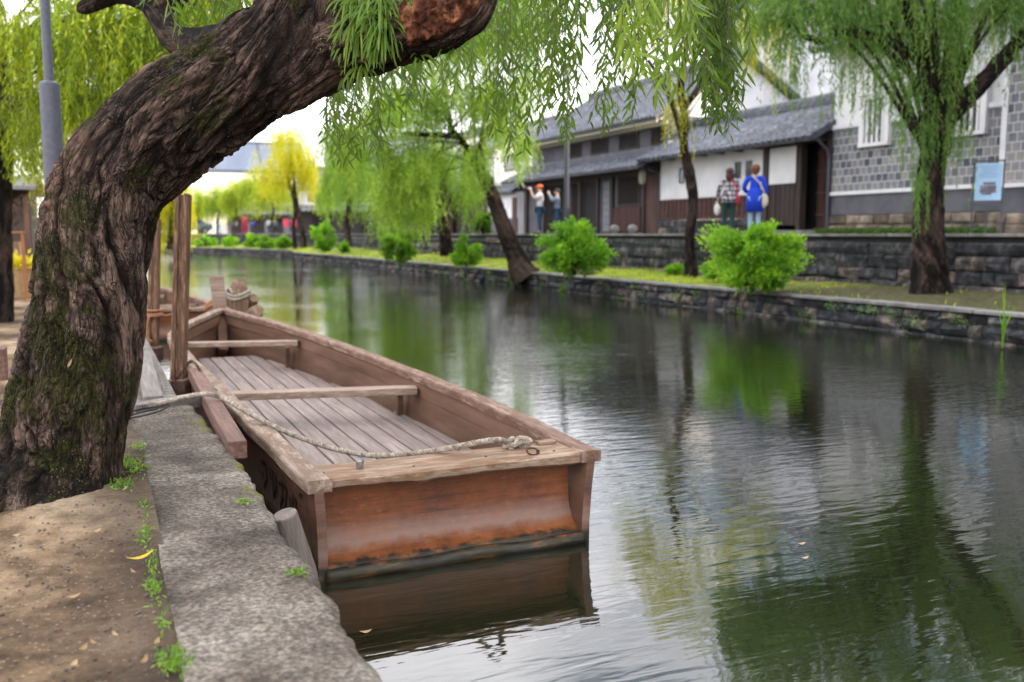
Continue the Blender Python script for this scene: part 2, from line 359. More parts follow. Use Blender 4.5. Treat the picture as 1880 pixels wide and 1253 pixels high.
# rough granite-like concrete of the quay edge
qm = NT('weathered_concrete'); co = qm.coord()
a = qm.noise(co, 2.1, 7, .6, .3); b = qm.noise(co, 60, 5, .75); d = qm.noise(co, 9, 8, .7)
col = qm.ramp(a, [(.34, (.055, .046, .038)), (.5, (.118, .101, .085)), (.66, (.215, .194, .168))])
col = qm.mix(.85, col, qm.ramp(b, [(.36, (.30, .29, .29)), (.5, (.95, .95, .95)), (.62, (1.95, 1.9, 1.85))]), 'MULTIPLY')
col = qm.mix(.7, col, qm.ramp(d, [(.3, (.6, .58, .55)), (.7, (1.3, 1.3, 1.3))]), 'MULTIPLY')
moss = qm.math('MULTIPLY', qm.ramp(qm.noise(co, 6.5, 6, .7), [(.50, (0, 0, 0)), (.56, (1, 1, 1))]), qm.attr())
col = qm.mix(moss, col, (.13, .13, .02, 1))
h = qm.math('ADD', qm.math('MULTIPLY', d, 1.0), qm.math('MULTIPLY', b, .5))
m_quay = qm.out(qm.pbr(color=col, rough=.93, spec=.2, normal=qm.bump(h, .65, .009)))
# water
wm = NT('canal_water'); co = wm.coord((1, 1, 1))
big = wm.noise(co, .22, 3, .5); pat = wm.ramp(big, [(.38, (.12, .12, .12)), (.60, (1, 1, 1))])
r1 = wm.noise(wm.coord((2.0, 8.5, 1), rot=(0, 0, R(25))), 1.5, 2, .5, .4)
r2 = wm.noise(wm.coord((6, 21, 1), rot=(0, 0, R(21))), 1.6, 3, .55, .4)
r3 = wm.noise(co, .7, 2, .5)
sy = wm.n('SeparateXYZ', {0: co}); 
calm = wm.n('MapRange', {'Value': sy.outputs[1], 'From Min': 2.0, 'From Max': 7.5, 'To Min': .12, 'To Max': 1.0}).outputs[0]
h = wm.math('ADD', wm.math('MULTIPLY', r1, 1.0), wm.math('MULTIPLY', wm.math('MULTIPLY', r2, .42), calm))
h = wm.math('MULTIPLY', h, wm.math('ADD', wm.math('MULTIPLY', pat, .75), .25))
h = wm.math('ADD', h, wm.math('MULTIPLY', r3, .9))
calm2 = wm.n('MapRange', {'Value': sy.outputs[1], 'From Min': 1.5, 'From Max': 6.0, 'To Min': .30, 'To Max': 1.0}).outputs[0]
h = wm.math('MULTIPLY', h, calm2)
m_water = wm.out(wm.pbr(color=(.0095, .0115, .0055), rough=.02, ior=2.1, spec=.5, normal=wm.bump(h, .42, .0125)))
# turf
tm_ = NT('mossy_turf'); co = tm_.coord(); f_ = tm_.noise(co, 1.3, 8, .65); g_ = tm_.noise(co, 9, 6, .7); sy_ = tm_.n('SeparateXYZ', {0: co}).outputs[1]
c_ = tm_.ramp(f_, [(.32, (.045, .05, .018)), (.48, (.11, .16, .018)), (.62, (.30, .33, .022))])
mk = tm_.n('MapRange', {'Value': tm_.math('ADD', sy_, tm_.math('MULTIPLY', g_, 5.0)), 'From Min': 15.5, 'From Max': 18.5}).outputs[0]
c_ = tm_.mix(mk, tm_.ramp(g_, [(.35, (.035, .030, .022)), (.55, (.075, .075, .028)), (.7, (.15, .14, .08))]), c_)
m_turf = tm_.out(tm_.pbr(color=c_, rough=.95, spec=.15, normal=tm_.bump(g_, .8, .03)))
m_grassb = leafmat('grass_blade', (.10, .17, .02), (.24, .33, .035), (.42, .46, .06), .35)
m_tuft = leafmat('tuft_leaf', (.04, .10, .012), (.10, .22, .025), (.24, .36, .06), .35)

# ------------------------------------------------------------------ setting
def sheet(name, pts, z, mat, loc=None):
    mb = MB(); mb.add([(p[0], p[1], z) for p in pts], None, [list(range(len(pts)))])
    return tag(mb.build(name, mat), kind='structure')
ZT, ZW, ZQ = .43, 1.50, .47           # terrace, far walkway, near quay
FX = 18.0                              # line of the facades across the water
sheet('water', [(-60, -60), (120, -60), (120, 260), (-60, 260)], 0, m_water)
# far bank outline (lower wall face), from right of frame to the far bend
def xy(p): return (float(p[0]), float(p[1]))
far = [(11.25, -12), (11.25, 10), (11.2, 30), (10.9, 56)] + [(12.1, 61), (9.5, 74), (5.5, 84), (-2, 94), (-14, 100)]
off = 2.6
ret = [(13.85, -12), (13.85, 10), (13.8, 30), (13.6, 56), (13.6, 62), (11.4, 77), (6.5, 88), (-1, 97.5), (-13, 103)]
# terrace strip, as one bumpy sheet
mb = MB(); ff = spline(np.array(far), 240); rr = spline(np.array(ret), 240)
G = np.zeros((240, 14, 3)); t = np.linspace(0, 1, 14)
for k in range(14):
    G[:, k, :2] = ff + (rr - ff) * (t[k] * .98 + .02)
G[:, :, 2] = ZT - .02 + (.14 + .22 * np.clip((G[:, :, 1] - 24) / 16, 0, 1)) * np.clip(t, 0, .8)[None] * (fbm(G * .5, 3) + .3) + .04 * fbm(G * 3, 3)
mb.grid(G, flip=True)
tag(mb.build('terrace_ground', m_turf, smooth=True), kind='structure')
# grass blades on the terrace (stuff)
mb = MB(); N = 26000; i = rs.randint(0, 238, N); u = rs.uniform(.05, .98, N)
prob = np.exp(-np.maximum(rr[i, 1] - 20, 0) / 30); kp = rs.uniform(size=N) < prob; i = i[kp]; u = u[kp]; N = len(i)
P = np.zeros((N, 3)); f2 = rs.uniform(size=(N, 1)); aa = ff[i] + (ff[i + 1] - ff[i]) * f2; bb = rr[i] + (rr[i + 1] - rr[i]) * f2
P[:, :2] = aa + (bb - aa) * u[:, None]; P[:, 2] = ZT - .01 + (.10 + .20 * np.clip((P[:, 1] - 24) / 16, 0, 1)) * np.clip(u, 0, .8)
cl = fbm(P * .8, 3); kp = (cl > .44) & ((P[:, 1] > 14.5 + 3 * cl) | (rs.uniform(size=N) < .10)); P = P[kp]; cl = cl[kp]; N = len(P)
D = rs.normal(size=(N, 3)) * .35; D[:, 2] = 1
leaf_add(mb, P, D, rs.uniform(.05, .15, N) * (cl * 2), rs.uniform(.012, .03, N), np.clip(cl + rs.normal(size=N) * .2, 0, 1))
tag(mb.build('grass', m_grassb), 'yellow green grass covering the terrace below the stone wall', 'grass', kind='stuff')
# far walkway and ground to the horizon
mb = MB(); pts = [(r[0] + .02, r[1]) for r in ret]
mb.add([(p[0], p[1], ZW - .004) for p in pts] + [(-400, 103, ZW - .004), (-400, 900, ZW - .004), (900, 900, ZW - .004), (900, -12, ZW - .004)], None, [list(range(len(pts) + 4))])
tag(mb.build('far_walkway', m_path), kind='structure')
# near ground
QX0, QX1, QY1 = .145, .570, 5.85
nx = np.concatenate([np.linspace(-3, QX0 + .02, 90)]); ny = np.linspace(.3, 8, 200)
G = np.zeros((200, 90, 3)); G[:, :, 0] = nx[None]; G[:, :, 1] = ny[:, None]
G[:, :, 2] = ZQ - .012 + .05 * (fbm(G * 1.3, 4) - .5) + .012 * (fbm(G * 14, 3) - .5)
dd = np.hypot(G[:, :, 0] + .35, (G[:, :, 1] - 4.2) * .9); G[:, :, 2] += .035 * np.exp(-(dd / .75) ** 2)
mb = MB(); mb.grid(G)
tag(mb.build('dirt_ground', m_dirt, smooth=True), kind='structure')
mb = MB(); mb.add([(-80, -40, ZQ - .05), (QX0 + .1, -40, ZQ - .05), (QX0 + .1, 5.9, ZQ - .05), (.02, 6.0, ZQ - .05), (-.05, 60, ZQ - .05), (-3, 76, ZQ - .05), (-80, 80, ZQ - .05)], None, [list(range(7))])
tag(mb.build('bank_ground', m_dirt), kind='structure')

# ------------------------------------------------------------------ stone walls
def offs(P, d):
    P = np.asarray(P, float); T = np.zeros_like(P); T[1:-1] = P[2:] - P[:-2]; T[0] = P[1] - P[0]; T[-1] = P[-1] - P[-2]
    T /= np.linalg.norm(T, axis=1)[:, None]; return P + np.stack([T[:, 1], -T[:, 0]], 1) * d
def stonewall(line, z0, courses, lens, prng, proud=.03, side=-1, gap=.007, jit=.03, batter=0):
    """stones laid in courses along a polyline; the face looks to the left (side=-1) of the direction of travel"""
    mb = MB(); L = np.concatenate([[0], np.cumsum(np.linalg.norm(np.diff(line, axis=0), axis=1))])
    def at(s): return np.array([np.interp(s, L, line[:, 0]), np.interp(s, L, line[:, 1])])
    z = z0
    for h in courses:
        ln = lens[courses.index(h)] if isinstance(lens, list) else lens; s = prng.uniform(0, ln[0])
        while s < L[-1] - .1:
            l = prng.uniform(*ln); e = min(s + l, L[-1]); p, q = at(s + gap), at(e - gap)
            t = (q - p) / max(np.linalg.norm(q - p), 1e-6); n = np.array([t[1], -t[0]]) * side
            pr = proud * prng.uniform(.4, 1.6); ins = min(.035, l * .15)
            za, zb = z + gap, z + h - gap
            def c(u, zz, o): 
                b = p + (q - p) * u + n * (o + batter * (z0 - zz)); return (b[0], b[1], zz)
            j = lambda: prng.uniform(-jit, jit)
            iu = ins / l
            o4 = [(0, za + j() * .3), (1, za + j() * .3), (1, zb + j() * .3), (0, zb + j() * .3)]
            i4 = [(iu * prng.uniform(.5, 2), za + ins + abs(j())), (1 - iu * prng.uniform(.5, 2), za + ins + abs(j())), (1 - iu * prng.uniform(.5, 2), zb - ins - abs(j())), (iu * prng.uniform(.5, 2), zb - ins - abs(j()))]
            V = [c(u, zz, -.05) for u, zz in o4] + [c(u, zz, pr * .35) for u, zz in o4] + [c(u, zz, pr + j() * .3) for u, zz in i4]
            Q = [(0,1,5,4),(1,2,6,5),(2,3,7,6),(3,0,4,7),(4,5,9,8),(5,6,10,9),(6,7,11,10),(7,4,8,11),(8,9,10,11)]
            mb.add(V, Q, a=prng.uniform(0, 1) ** 1.4)
            s = e
        z += h
    return mb
prw = np.random.RandomState(3)
line_r = np.array(ret)[:5]; line_f = np.array(far)[:4]
def wallthing(name, label, line, z0, z1, courses, lens, cope, w, back, **k):
    t = thing(name, label, 'wall', (line[0][0], line[0][1], z0))
    mw = Matrix.Translation(t.location).inverted()
    mb = stonewall(line, z0, courses, lens, prw, **k)
    o = mb.build('stonework', m_stone, t); o.matrix_parent_inverse = mw
    b = MB(); p0 = offs(line, back); p1 = offs(line, back + .25)
    for i in range(len(line) - 1):
        b.add([(*p0[i], z0 - .3), (*p0[i+1], z0 - .3), (*p0[i+1], z1 - .03), (*p0[i], z1 - .03), (*p1[i], z0 - .3), (*p1[i+1], z0 - .3), (*p1[i+1], z1 - .03), (*p1[i], z1 - .03)],
              [(0,1,2,3),(5,4,7,6),(3,2,6,7)])
    o = b.build('core', m_mortar, t); o.matrix_parent_inverse = mw
    c = MB(); L = np.concatenate([[0], np.cumsum(np.linalg.norm(np.diff(line, axis=0), axis=1))]); s = 0
    while s < L[-1] - .2:
        l = prw.uniform(*cope[1]); e = min(s + l, L[-1])
        a_, b_ = [np.array([np.interp(x, L, line[:, 0]), np.interp(x, L, line[:, 1])]) for x in (s + .006, e - .006)]
        t_ = (b_ - a_) / np.linalg.norm(b_ - a_); n = np.array([t_[1], -t_[0]]); f = -.045 + prw.uniform(-.01, .01); dz = prw.uniform(-.006, .006)
        v = [(*(a_ + n * f), z1 - cope[0]), (*(b_ + n * f), z1 - cope[0]), (*(b_ + n * w), z1 - cope[0]), (*(a_ + n * w), z1 - cope[0])]
        c.add(v + [(x, y, z1 + .004 + dz) for x, y, z in v], [(3,2,1,0),(4,5,6,7),(0,1,5,4),(1,2,6,5),(2,3,7,6),(3,0,4,7)], a=prw.uniform(.2, .8)); s = e
    o = c.build('coping', m_cope, t, bevel=.012); o.matrix_parent_inverse = mw
    return t
wallthing('retaining_wall', 'tall dark stone retaining wall under the far walkway, behind the trees', line_r, ZT - .08, ZW, [.26, .24, .28, .23], [(.25, .8), (.2, .6), (.25, .9), (1.2, 2.4)], (.05, (.9, 1.8)), .32, .05, side=-1, jit=.075, proud=.06)
wallthing('canal_wall', 'low mossy stone wall rising from the water at the far bank', line_f, -.12, ZT + .01, [.16, .19, .15], (.16, .5), (.05, (.6, 1.4)), .24, .05, side=-1, proud=.07, jit=.06, batter=.12)
line_e = np.array(far)[4:]; line_e2 = np.array(ret)[4:]
wallthing('canal_wall', 'distant stone wall where the canal bends, beyond the tall mooring posts', line_e, -.12, ZT + .01, [.2, .2, .15], (.4, 1.0), (.05, (1.2, 2.4)), .24, .05, side=-1)
wallthing('retaining_wall', 'distant upper stone wall at the canal bend, below the shop fronts', line_e2, ZT - .08, ZW, [.33, .33, .35], (.5, 1.2), (.05, (1.2, 2.4)), .32, .05, side=-1)
mb = MB(); 
for p, q in ((far[3], far[4]),):
    for zz in range(3): mb.box(((p[0]+q[0])/2, (p[1]+q[1])/2, .02 + .18 * zz), (1.3, .3, .17), rz=math.atan2(q[1]-p[1], q[0]-p[0]), a=.3 + .2 * zz)
tag(mb.build('wall_return', m_stone), 'short stone return where the near canal wall ends and steps back', 'wall')

# quay edge: broken outer rim
n1, n2 = 420, 46
yy = np.linspace(.35, QY1, n1); G = np.zeros((n1, n2, 3))
edge = QX1 + .012 * (fbm(np.stack([yy * 3, yy * 0, yy * 0], 1), 3) - .5) * 2 + .018 * (fbm(np.stack([yy * 11, yy * 0 + 4, yy * 0], 1), 4) - .5) * 2
bite = np.clip(ridged(np.stack([yy * 1.9, yy * 0 + 9, yy * 0], 1)) - .8, 0, 1) * .22; edge = edge - .45 * bite * (yy > 2.2)
edge -= .06 * np.clip((yy - 4.6) / 1.2, 0, 1)
tt = np.concatenate([np.linspace(0, 1, n2 - 12)])
for k in range(n2 - 12):
    x = QX0 + .015 * (fbm(np.stack([yy * 5, yy * 0 + 2, yy * 0], 1), 3) - .5) + (edge - QX0) * tt[k] ** .9
    G[:, k, 0] = x; G[:, k, 1] = yy
    q = np.clip((x - (edge - .07)) / .07, 0, 1)
    G[:, k, 2] = ZQ + .010 * (fbm(np.stack([x * 5, yy * 5, yy * 0], 1), 4) - .5) - .022 * q ** 3 + .006 * (fbm(np.stack([x * 26, yy * 26, yy * 0], 1), 3) - .5)
for k in range(12):
    f = (k + 1) / 12
    G[:, n2 - 12 + k, 0] = edge + .03 * (fbm(np.stack([yy * 6, yy * 0 + f * 3, yy * 0], 1), 4) - .3) * math.sin(f * 2.6) + .03 * f
    G[:, n2 - 12 + k, 1] = yy; G[:, n2 - 12 + k, 2] = ZQ - .022 - (ZQ + .2) * f ** 1.25
A = np.zeros((n1, n2)); A[:, :] = np.clip((G[:, :, 0] - (edge[:, None] - .09)) / .05, 0, 1) * (fbm(G * 1.7, 2) > .5)
mb = MB(); mb.grid(G, a=A.ravel(), flip=True)
b0 = G[:, 0].copy(); b1 = b0.copy(); b1[:, 2] -= .1; mb.grid(np.stack([b1, b0], 1), a=0, flip=True)
e0 = G[-1].copy(); e1 = e0.copy(); e1[:, 2] = -.2; mb.grid(np.stack([e0, e1]), a=0, flip=True)
tag(mb.build('quay_edge', m_quay, smooth=True), 'weathered grey concrete quay slab running between the dirt path and the moored boat', 'quay')
# ------------------------------------------------------------------ buildings
def part(mb, name, mat, t, smooth=False, bevel=0, label=None):
    o = mb.build(name, mat, t, smooth, bevel)
    if t.get('category') or True:
        p = t
        while p.parent: p = p.parent
        if t.type == 'EMPTY':
            o.matrix_parent_inverse = (Matrix.Translation(t.location) @ Matrix.Rotation(t.rotation_euler.z, 4, 'Z')).inverted()
    if label: o['label'] = label
    return o
def fy(px, x=FX): return float(atX(px, 430, x)[1])
def wbox(mb, x0, x1, y0, y1, z0, z1, a=.5):
    return mb.box(((x0+x1)/2, (y0+y1)/2, (z0+z1)/2), (abs(x1-x0), abs(y1-y0), abs(z1-z0)), a=a)
def roof_mesh(mb, A, B, Cc, Dd, pw=.27, rows=.26, amp=.05, thick=.09):
    """tiled slope: A-B along the eave, D-C along the ridge; rolls run up the slope"""
    A, B, Cc, Dd = [np.array(p, float) for p in (A, B, Cc, Dd)]
    L = np.linalg.norm(B - A); H = np.linalg.norm(Dd - A); n = max(2, int(L / pw)) * 6 + 1; m = max(2, int(H / rows)) * 3 + 1
    u = np.linspace(0, 1, n)[None, :, None]; v = np.linspace(0, 1, m)[:, None, None]
    P = (A * (1-u) + B * u) * (1-v) + (Dd * (1-u) + Cc * u) * v
    N = np.cross(B - A, Dd - A); N /= np.linalg.norm(N); N *= 1 if N[2] > 0 else -1
    ph = (np.arange(n) % 6) / 6; roll = np.maximum(np.cos(ph * 2 * math.pi), -.35)
    st = 1 - (np.arange(m) % 3) / 3.0
    G = P + N * (amp * roll[None, :, None] + .03 * st[:, None, None])
    a = .5 + .5 * (_h(np.arange(n)[None, :] // 6, np.arange(m)[:, None] // 3, np.int64(5)) - .5) * 1.0
    mb.grid(G, a=a.ravel())
    lo = P - N * thick
    mb.grid(np.stack([lo[0], G[0]]), a=.3); mb.grid(np.stack([G[-1], lo[-1]]), a=.3)
    mb.grid(np.stack([lo[:, 0], G[:, 0]], 1), a=.3); mb.grid(np.stack([G[:, -1], lo[:, -1]], 1), a=.3)
    mb.add([lo[0, 0], lo[0, -1], lo[-1, -1], lo[-1, 0]], [(3, 2, 1, 0)], a=.15)
def ridge(mb, p, q, w=.28, h=.26):
    p = np.array(p, float); q = np.array(q, float)
    mb.bar(p + (0, 0, h * .3), q + (0, 0, h * .3), w, h * .6, a=.35); mb.bar(p + (0, 0, h * .68), q + (0, 0, h * .68), w * .7, h * .16, a=.8)
    mb.tube([p + (0, 0, h * .85), q + (0, 0, h * .85)], w * .33, 8, a=.6)
def gable_roof(t, x0, x1, y0, y1, ze, zr, xr=None, over=.15, mat=None, name='roof'):
    xr = (x0 + x1) / 2 if xr is None else xr; mb = MB()
    roof_mesh(mb, (x0, y0 - over, ze), (x0, y1 + over, ze), (xr, y1 + over, zr), (xr, y0 - over, zr))
    roof_mesh(mb, (x1, y1 + over, ze), (x1, y0 - over, ze), (xr, y0 - over, zr), (xr, y1 + over, zr), pw=.5, rows=.5)
    ridge(mb, (xr, y0 - over - .05, zr), (xr, y1 + over + .05, zr))
    for y_ in (y0 + .03, y1 - .03): g = MB(); g.add([(x0 + .35, y_, ze - .05), (x1 - .3, y_, ze - .05), (xr, y_, zr - .12)], None, [[0, 1, 2]]); part(g, 'gable', m_white, t)
    return part(mb, name, mat or m_tile, t)

Z = ZW
# --- tiled storehouse (kura) on the right
yk0, yk1 = fy(1853), fy(1524)
t = thing('storehouse', 'white storehouse with grey tiled lower wall and two barred windows behind the right willow', 'building', (FX, yk0, Z))
x1 = FX + 7
mb = MB(); wbox(mb, FX, x1, yk0, yk1, Z + 2.70, Z + 4.75); part(mb, 'wall', m_white, t)
mb = MB(); wbox(mb, FX - .035, x1 - .1, yk0 + .002, yk1 - .002, Z + 1.04, Z + 2.74); part(mb, 'tile_cladding', m_namako, t)
mb = MB(); wbox(mb, FX - .03, x1, yk0 + .004, yk1 - .004, Z + .50, Z + 1.03); part(mb, 'plinth', m_grey, t)
mb = MB()
ws = []
for pxc, w_ in ((1603, .78), (1771, .80)):
    yc = fy(pxc); ws.append((yc - w_ / 2 - .1, yc + w_ / 2 + .1, yc, w_))
segs = [(yk0, ws[1][0]), (ws[1][1], ws[0][0]), (ws[0][1], yk1)]
for a_, b_ in segs: wbox(mb, FX - .10, FX, a_, b_, Z + 2.72, Z + 2.84)
wbox(mb, FX - .09, FX, yk0, yk1, Z + 1.01, Z + 1.10)
wbox(mb, FX - .09, FX - .001, yk0 - .0, yk0 + .07, Z + 1.11, Z + 2.71)
part(mb, 'plaster_band', m_white, t, bevel=.01)
for a_, b_, yc, w_ in ws:
    f = MB()
    wbox(f, FX - .17, FX + .02, a_, b_, Z + 2.18, Z + 2.27)
    wbox(f, FX - .17, FX + .02, a_ - .05, b_ + .05, Z + 3.33, Z + 3.44)
    wbox(f, FX - .20, FX + .02, a_ - .10, b_ + .10, Z + 3.445, Z + 3.48)
    wbox(f, FX - .16, FX + .02, a_, a_ + .16, Z + 2.275, Z + 3.325); wbox(f, FX - .16, FX + .02, b_ - .16, b_, Z + 2.275, Z + 3.325)
    wo = part(f, 'window', m_white, t, bevel=.008)
    g = MB()
    for k in range(4):
        yb = a_ + .16 + (b_ - a_ - .32) * (k + .5) / 4; wbox(g, FX - .12, FX - .06, yb - .030, yb + .030, Z + 2.28, Z + 3.32)
    g.build('window_bars', m_white, wo)
    g = MB(); wbox(g, FX - .055, FX - .02, a_ + .165, b_ - .165, Z + 2.28, Z + 3.32); g.build('pane', m_black, wo)
mb = stonewall(np.array([(FX - .06, yk0), (FX - .06, yk1)]), Z - .03, [.27, .25], (.25, .65), prw, proud=.04, jit=.04)
part(mb, 'foundation', m_basest, t)
mb = MB(); wbox(mb, FX - .02, x1 - .05, yk0 + .01, yk1 - .01, Z - .05, Z + .49); part(mb, 'foundation_core', m_mortar, t)
mb = MB(); wbox(mb, FX - .22, FX, yk0, yk1, Z + 4.52, Z + 4.66); wbox(mb, FX - .36, FX, yk0, yk1, Z + 4.665, Z + 4.78); part(mb, 'cornice', m_white, t)
gable_roof(t, FX - .75, x1 + .6, yk0, yk1, Z + 4.72, Z + 7.3)
# --- tall tiled building beyond it towards the right edge
yb1 = yk0 - .05
t = thing('storehouse', 'taller storehouse clad in grey tiles up to its roof, at the right edge', 'building', (FX - .5, yb1, Z))
def bigkura(t, xa, xb, ya, yb, ht):
    mb = MB(); wbox(mb, xa, xb, ya, yb, Z + 1.0, Z + ht); part(mb, 'wall', m_namako, t)
    mb = MB(); wbox(mb, xa + .02, xb, ya, yb - .02, Z - .05, Z + .99); part(mb, 'plinth', m_grey, t)
    mb = MB(); wbox(mb, xa - .03, xa + .03, yb - .10, yb + .03, Z + 1.0, Z + ht); wbox(mb, xa - .05, xa, ya, yb - .11, Z + .97, Z + 1.06); wbox(mb, xa - .3, xb, ya, yb, Z + ht, Z + ht + .25); part(mb, 'plaster_band', m_white, t)
    mb = stonewall(np.array([(xa - .02, ya), (xa - .02, yb)]), Z - .03, [.24, .22], (.3, .8), prw, proud=.04, jit=.04); part(mb, 'foundation', m_basest, t)
    gable_roof(t, xa - .7, xb + .5, ya, yb, Z + ht + .2, Z + ht + 3.0)
bigkura(t, FX - .45, FX + 8, 2.5, yb1, 5.6)
t = thing('storehouse', 'unseen grey tiled block added past the right edge to shade the foreground', 'building', (FX, 2, Z))
bigkura(t, FX - .2, FX + 12, -34, 2.3, 12.5)  # added unseen block, tall enough to keep the low sun off the foreground

# --- white wall and gate house with tiled roof
yg0, yg1 = fy(1521), fy(1211)
t = thing('gate_house', 'long low gate house with tiled roof, white plaster wall and dark wooden gate', 'building', (FX, yg0, Z))
yw0 = fy(1404)           # white wall spans yw0..yg1, gate bay yg0..yw0
mb = MB(); wbox(mb, FX, FX + .25, yw0, yg1, Z + 1.17, Z + 2.75); wbox(mb, FX + .26, FX + 3.6, yg1 - .2, yg1, Z + .4, Z + 3.2); part(mb, 'wall', m_white, t)
mb = MB(); wbox(mb, FX - .01, FX + .2, yw0, yg1, Z + .47, Z + 1.16); part(mb, 'board_dado', m_redwood, t)
mb = MB(); k = yw0
while k < yg1 - .05:
    wbox(mb, FX - .055, FX - .012, k, k + .045, Z + .5, Z + 1.14, a=.75); k += .24
for zz in (.50, .71, .92, 1.12): wbox(mb, FX - .045, FX - .013, yw0 + .05, yg1 - .02, Z + zz, Z + zz + .035, a=.7)
part(mb, 'lattice', m_redwood, t)
mb = stonewall(np.array([(FX - .06, yw0), (FX - .06, yg1)]), Z - .03, [.25, .24], (.4, .9), prw, proud=.03, jit=.02); part(mb, 'foundation', m_stone, t)
for px in (1250, 1352, 1372):
    yy_ = fy(px); f = MB(); hw = .11
    wbox(f, FX - .03, FX, yy_ - hw - .03, yy_ + hw + .03, Z + 1.68, Z + 1.71); wbox(f, FX - .03, FX, yy_ - hw - .03, yy_ + hw + .03, Z + 2.15, Z + 2.18)
    wbox(f, FX - .03, FX, yy_ - hw - .03, yy_ - hw, Z + 1.71, Z + 2.15); wbox(f, FX - .03, FX, yy_ + hw, yy_ + hw + .03, Z + 1.71, Z + 2.15)
    wo = part(f, 'window', m_grey, t); g = MB(); wbox(g, FX - .012, FX - .004, yy_ - hw, yy_ + hw, Z + 1.71, Z + 2.15); g.build('pane', m_glass, wo)
mb = MB()
for px, w_ in ((1521, .16), (1467, .14), (1405, .22)): yy_ = fy(px); wbox(mb, FX - .08, FX + .14, yy_ - w_ / 2, yy_ + w_ / 2, Z, Z + 2.55)
wbox(mb, FX - .1, FX + .16, yg0, yw0, Z + 2.50, Z + 2.72, a=.4); wbox(mb, FX + .1, FX + 1.6, yw0 + .02, yw0 + .12, Z, Z + 2.7)
part(mb, 'gate_frame', m_darkwood, t)
mb = MB(); y1_, y2_ = fy(1460), fy(1412); wbox(mb, FX - .07, FX - .04, y1_, y2_, Z + 1.42, Z + 2.44); part(mb, 'white_board', m_white, t, bevel=.004)
mb = MB(); wbox(mb, FX - .02, FX + .05, fy(1467), yw0 - .1, Z + .25, Z + 2.5); 
k = fy(1466)
while k < yw0 - .15: wbox(mb, FX - .04, FX - .021, k, k + .03, Z + .3, Z + 1.38, a=.8); k += .2
part(mb, 'board_panel', m_darkwood, t)
mb = MB(); ya_, yb_ = fy(1518), fy(1470)
wbox(mb, FX + .55, FX + .62, ya_, yb_, Z + .12, Z + 2.4, a=.5)
for k in np.linspace(ya_ + .05, yb_ - .05, 9): wbox(mb, FX + .52, FX + .549, k - .02, k + .02, Z + .14, Z + 2.38, a=.75)
for zz in (.5, 1.1, 1.7, 2.2): wbox(mb, FX + .50, FX + .519, ya_, yb_, Z + zz, Z + zz + .07, a=.8)
do = part(mb, 'gate_door', m_redwood, t)
mb = MB(); wbox(mb, FX - .1, FX + .6, yg0 + .08, yw0 - .1, Z - .02, Z + .11); part(mb, 'step', m_cope, t)
mb = MB(); wbox(mb, FX + .63, FX + 3.2, yg0 + .02, yw0, Z - .02, Z + 2.9); part(mb, 'interior', m_black, t)
mb = MB(); k = yg0 + .1
while k < yg1: mb = MB(); wbox(mb, FX - .59, FX + .05, k, k + .07, Z + 2.46, Z + 2.54, a=.5); part(mb, 'rafter', m_darkwood, t); k += .9
mb = MB(); wbox(mb, FX - .66, FX - .6, yg0 - .1, yg1 + .1, Z + 2.44, Z + 2.52, a=.6); part(mb, 'eave_board', m_darkwood, t)
mb = MB()
roof_mesh(mb, (FX - .78, yg0 - .12, Z + 2.52), (FX - .78, yg1 + .3, Z + 2.52), (FX + 1.5, yg1 + .3, Z + 3.72), (FX + 1.5, yg0 - .12, Z + 3.72))
roof_mesh(mb, (FX + 3.8, yg1 + .3, Z + 2.5), (FX + 3.8, yg0 - .12, Z + 2.5), (FX + 1.5, yg0 - .12, Z + 3.72), (FX + 1.5, yg1 + .3, Z + 3.72), pw=.5, rows=.5)
ridge(mb, (FX + 1.5, yg0 - .15, Z + 3.72), (FX + 1.5, yg1 + .35, Z + 3.72))
k = yg0
while k < yg1 + .3: mb.tube([(FX - .83, k, Z + 2.535), (FX - .74, k, Z + 2.57)], .055, 8, a=.65); k += .27
part(mb, 'roof', m_tile, t)
mb = MB(); yy_ = fy(1521) - .06; mb.tube([(FX - .6, yy_, Z + 2.5), (FX - .2, yy_, Z + 2.2), (FX - .12, yy_, Z + 2.0), (FX - .12, yy_, Z)], .04, 8); part(mb, 'downpipe', m_dkmetal, t)

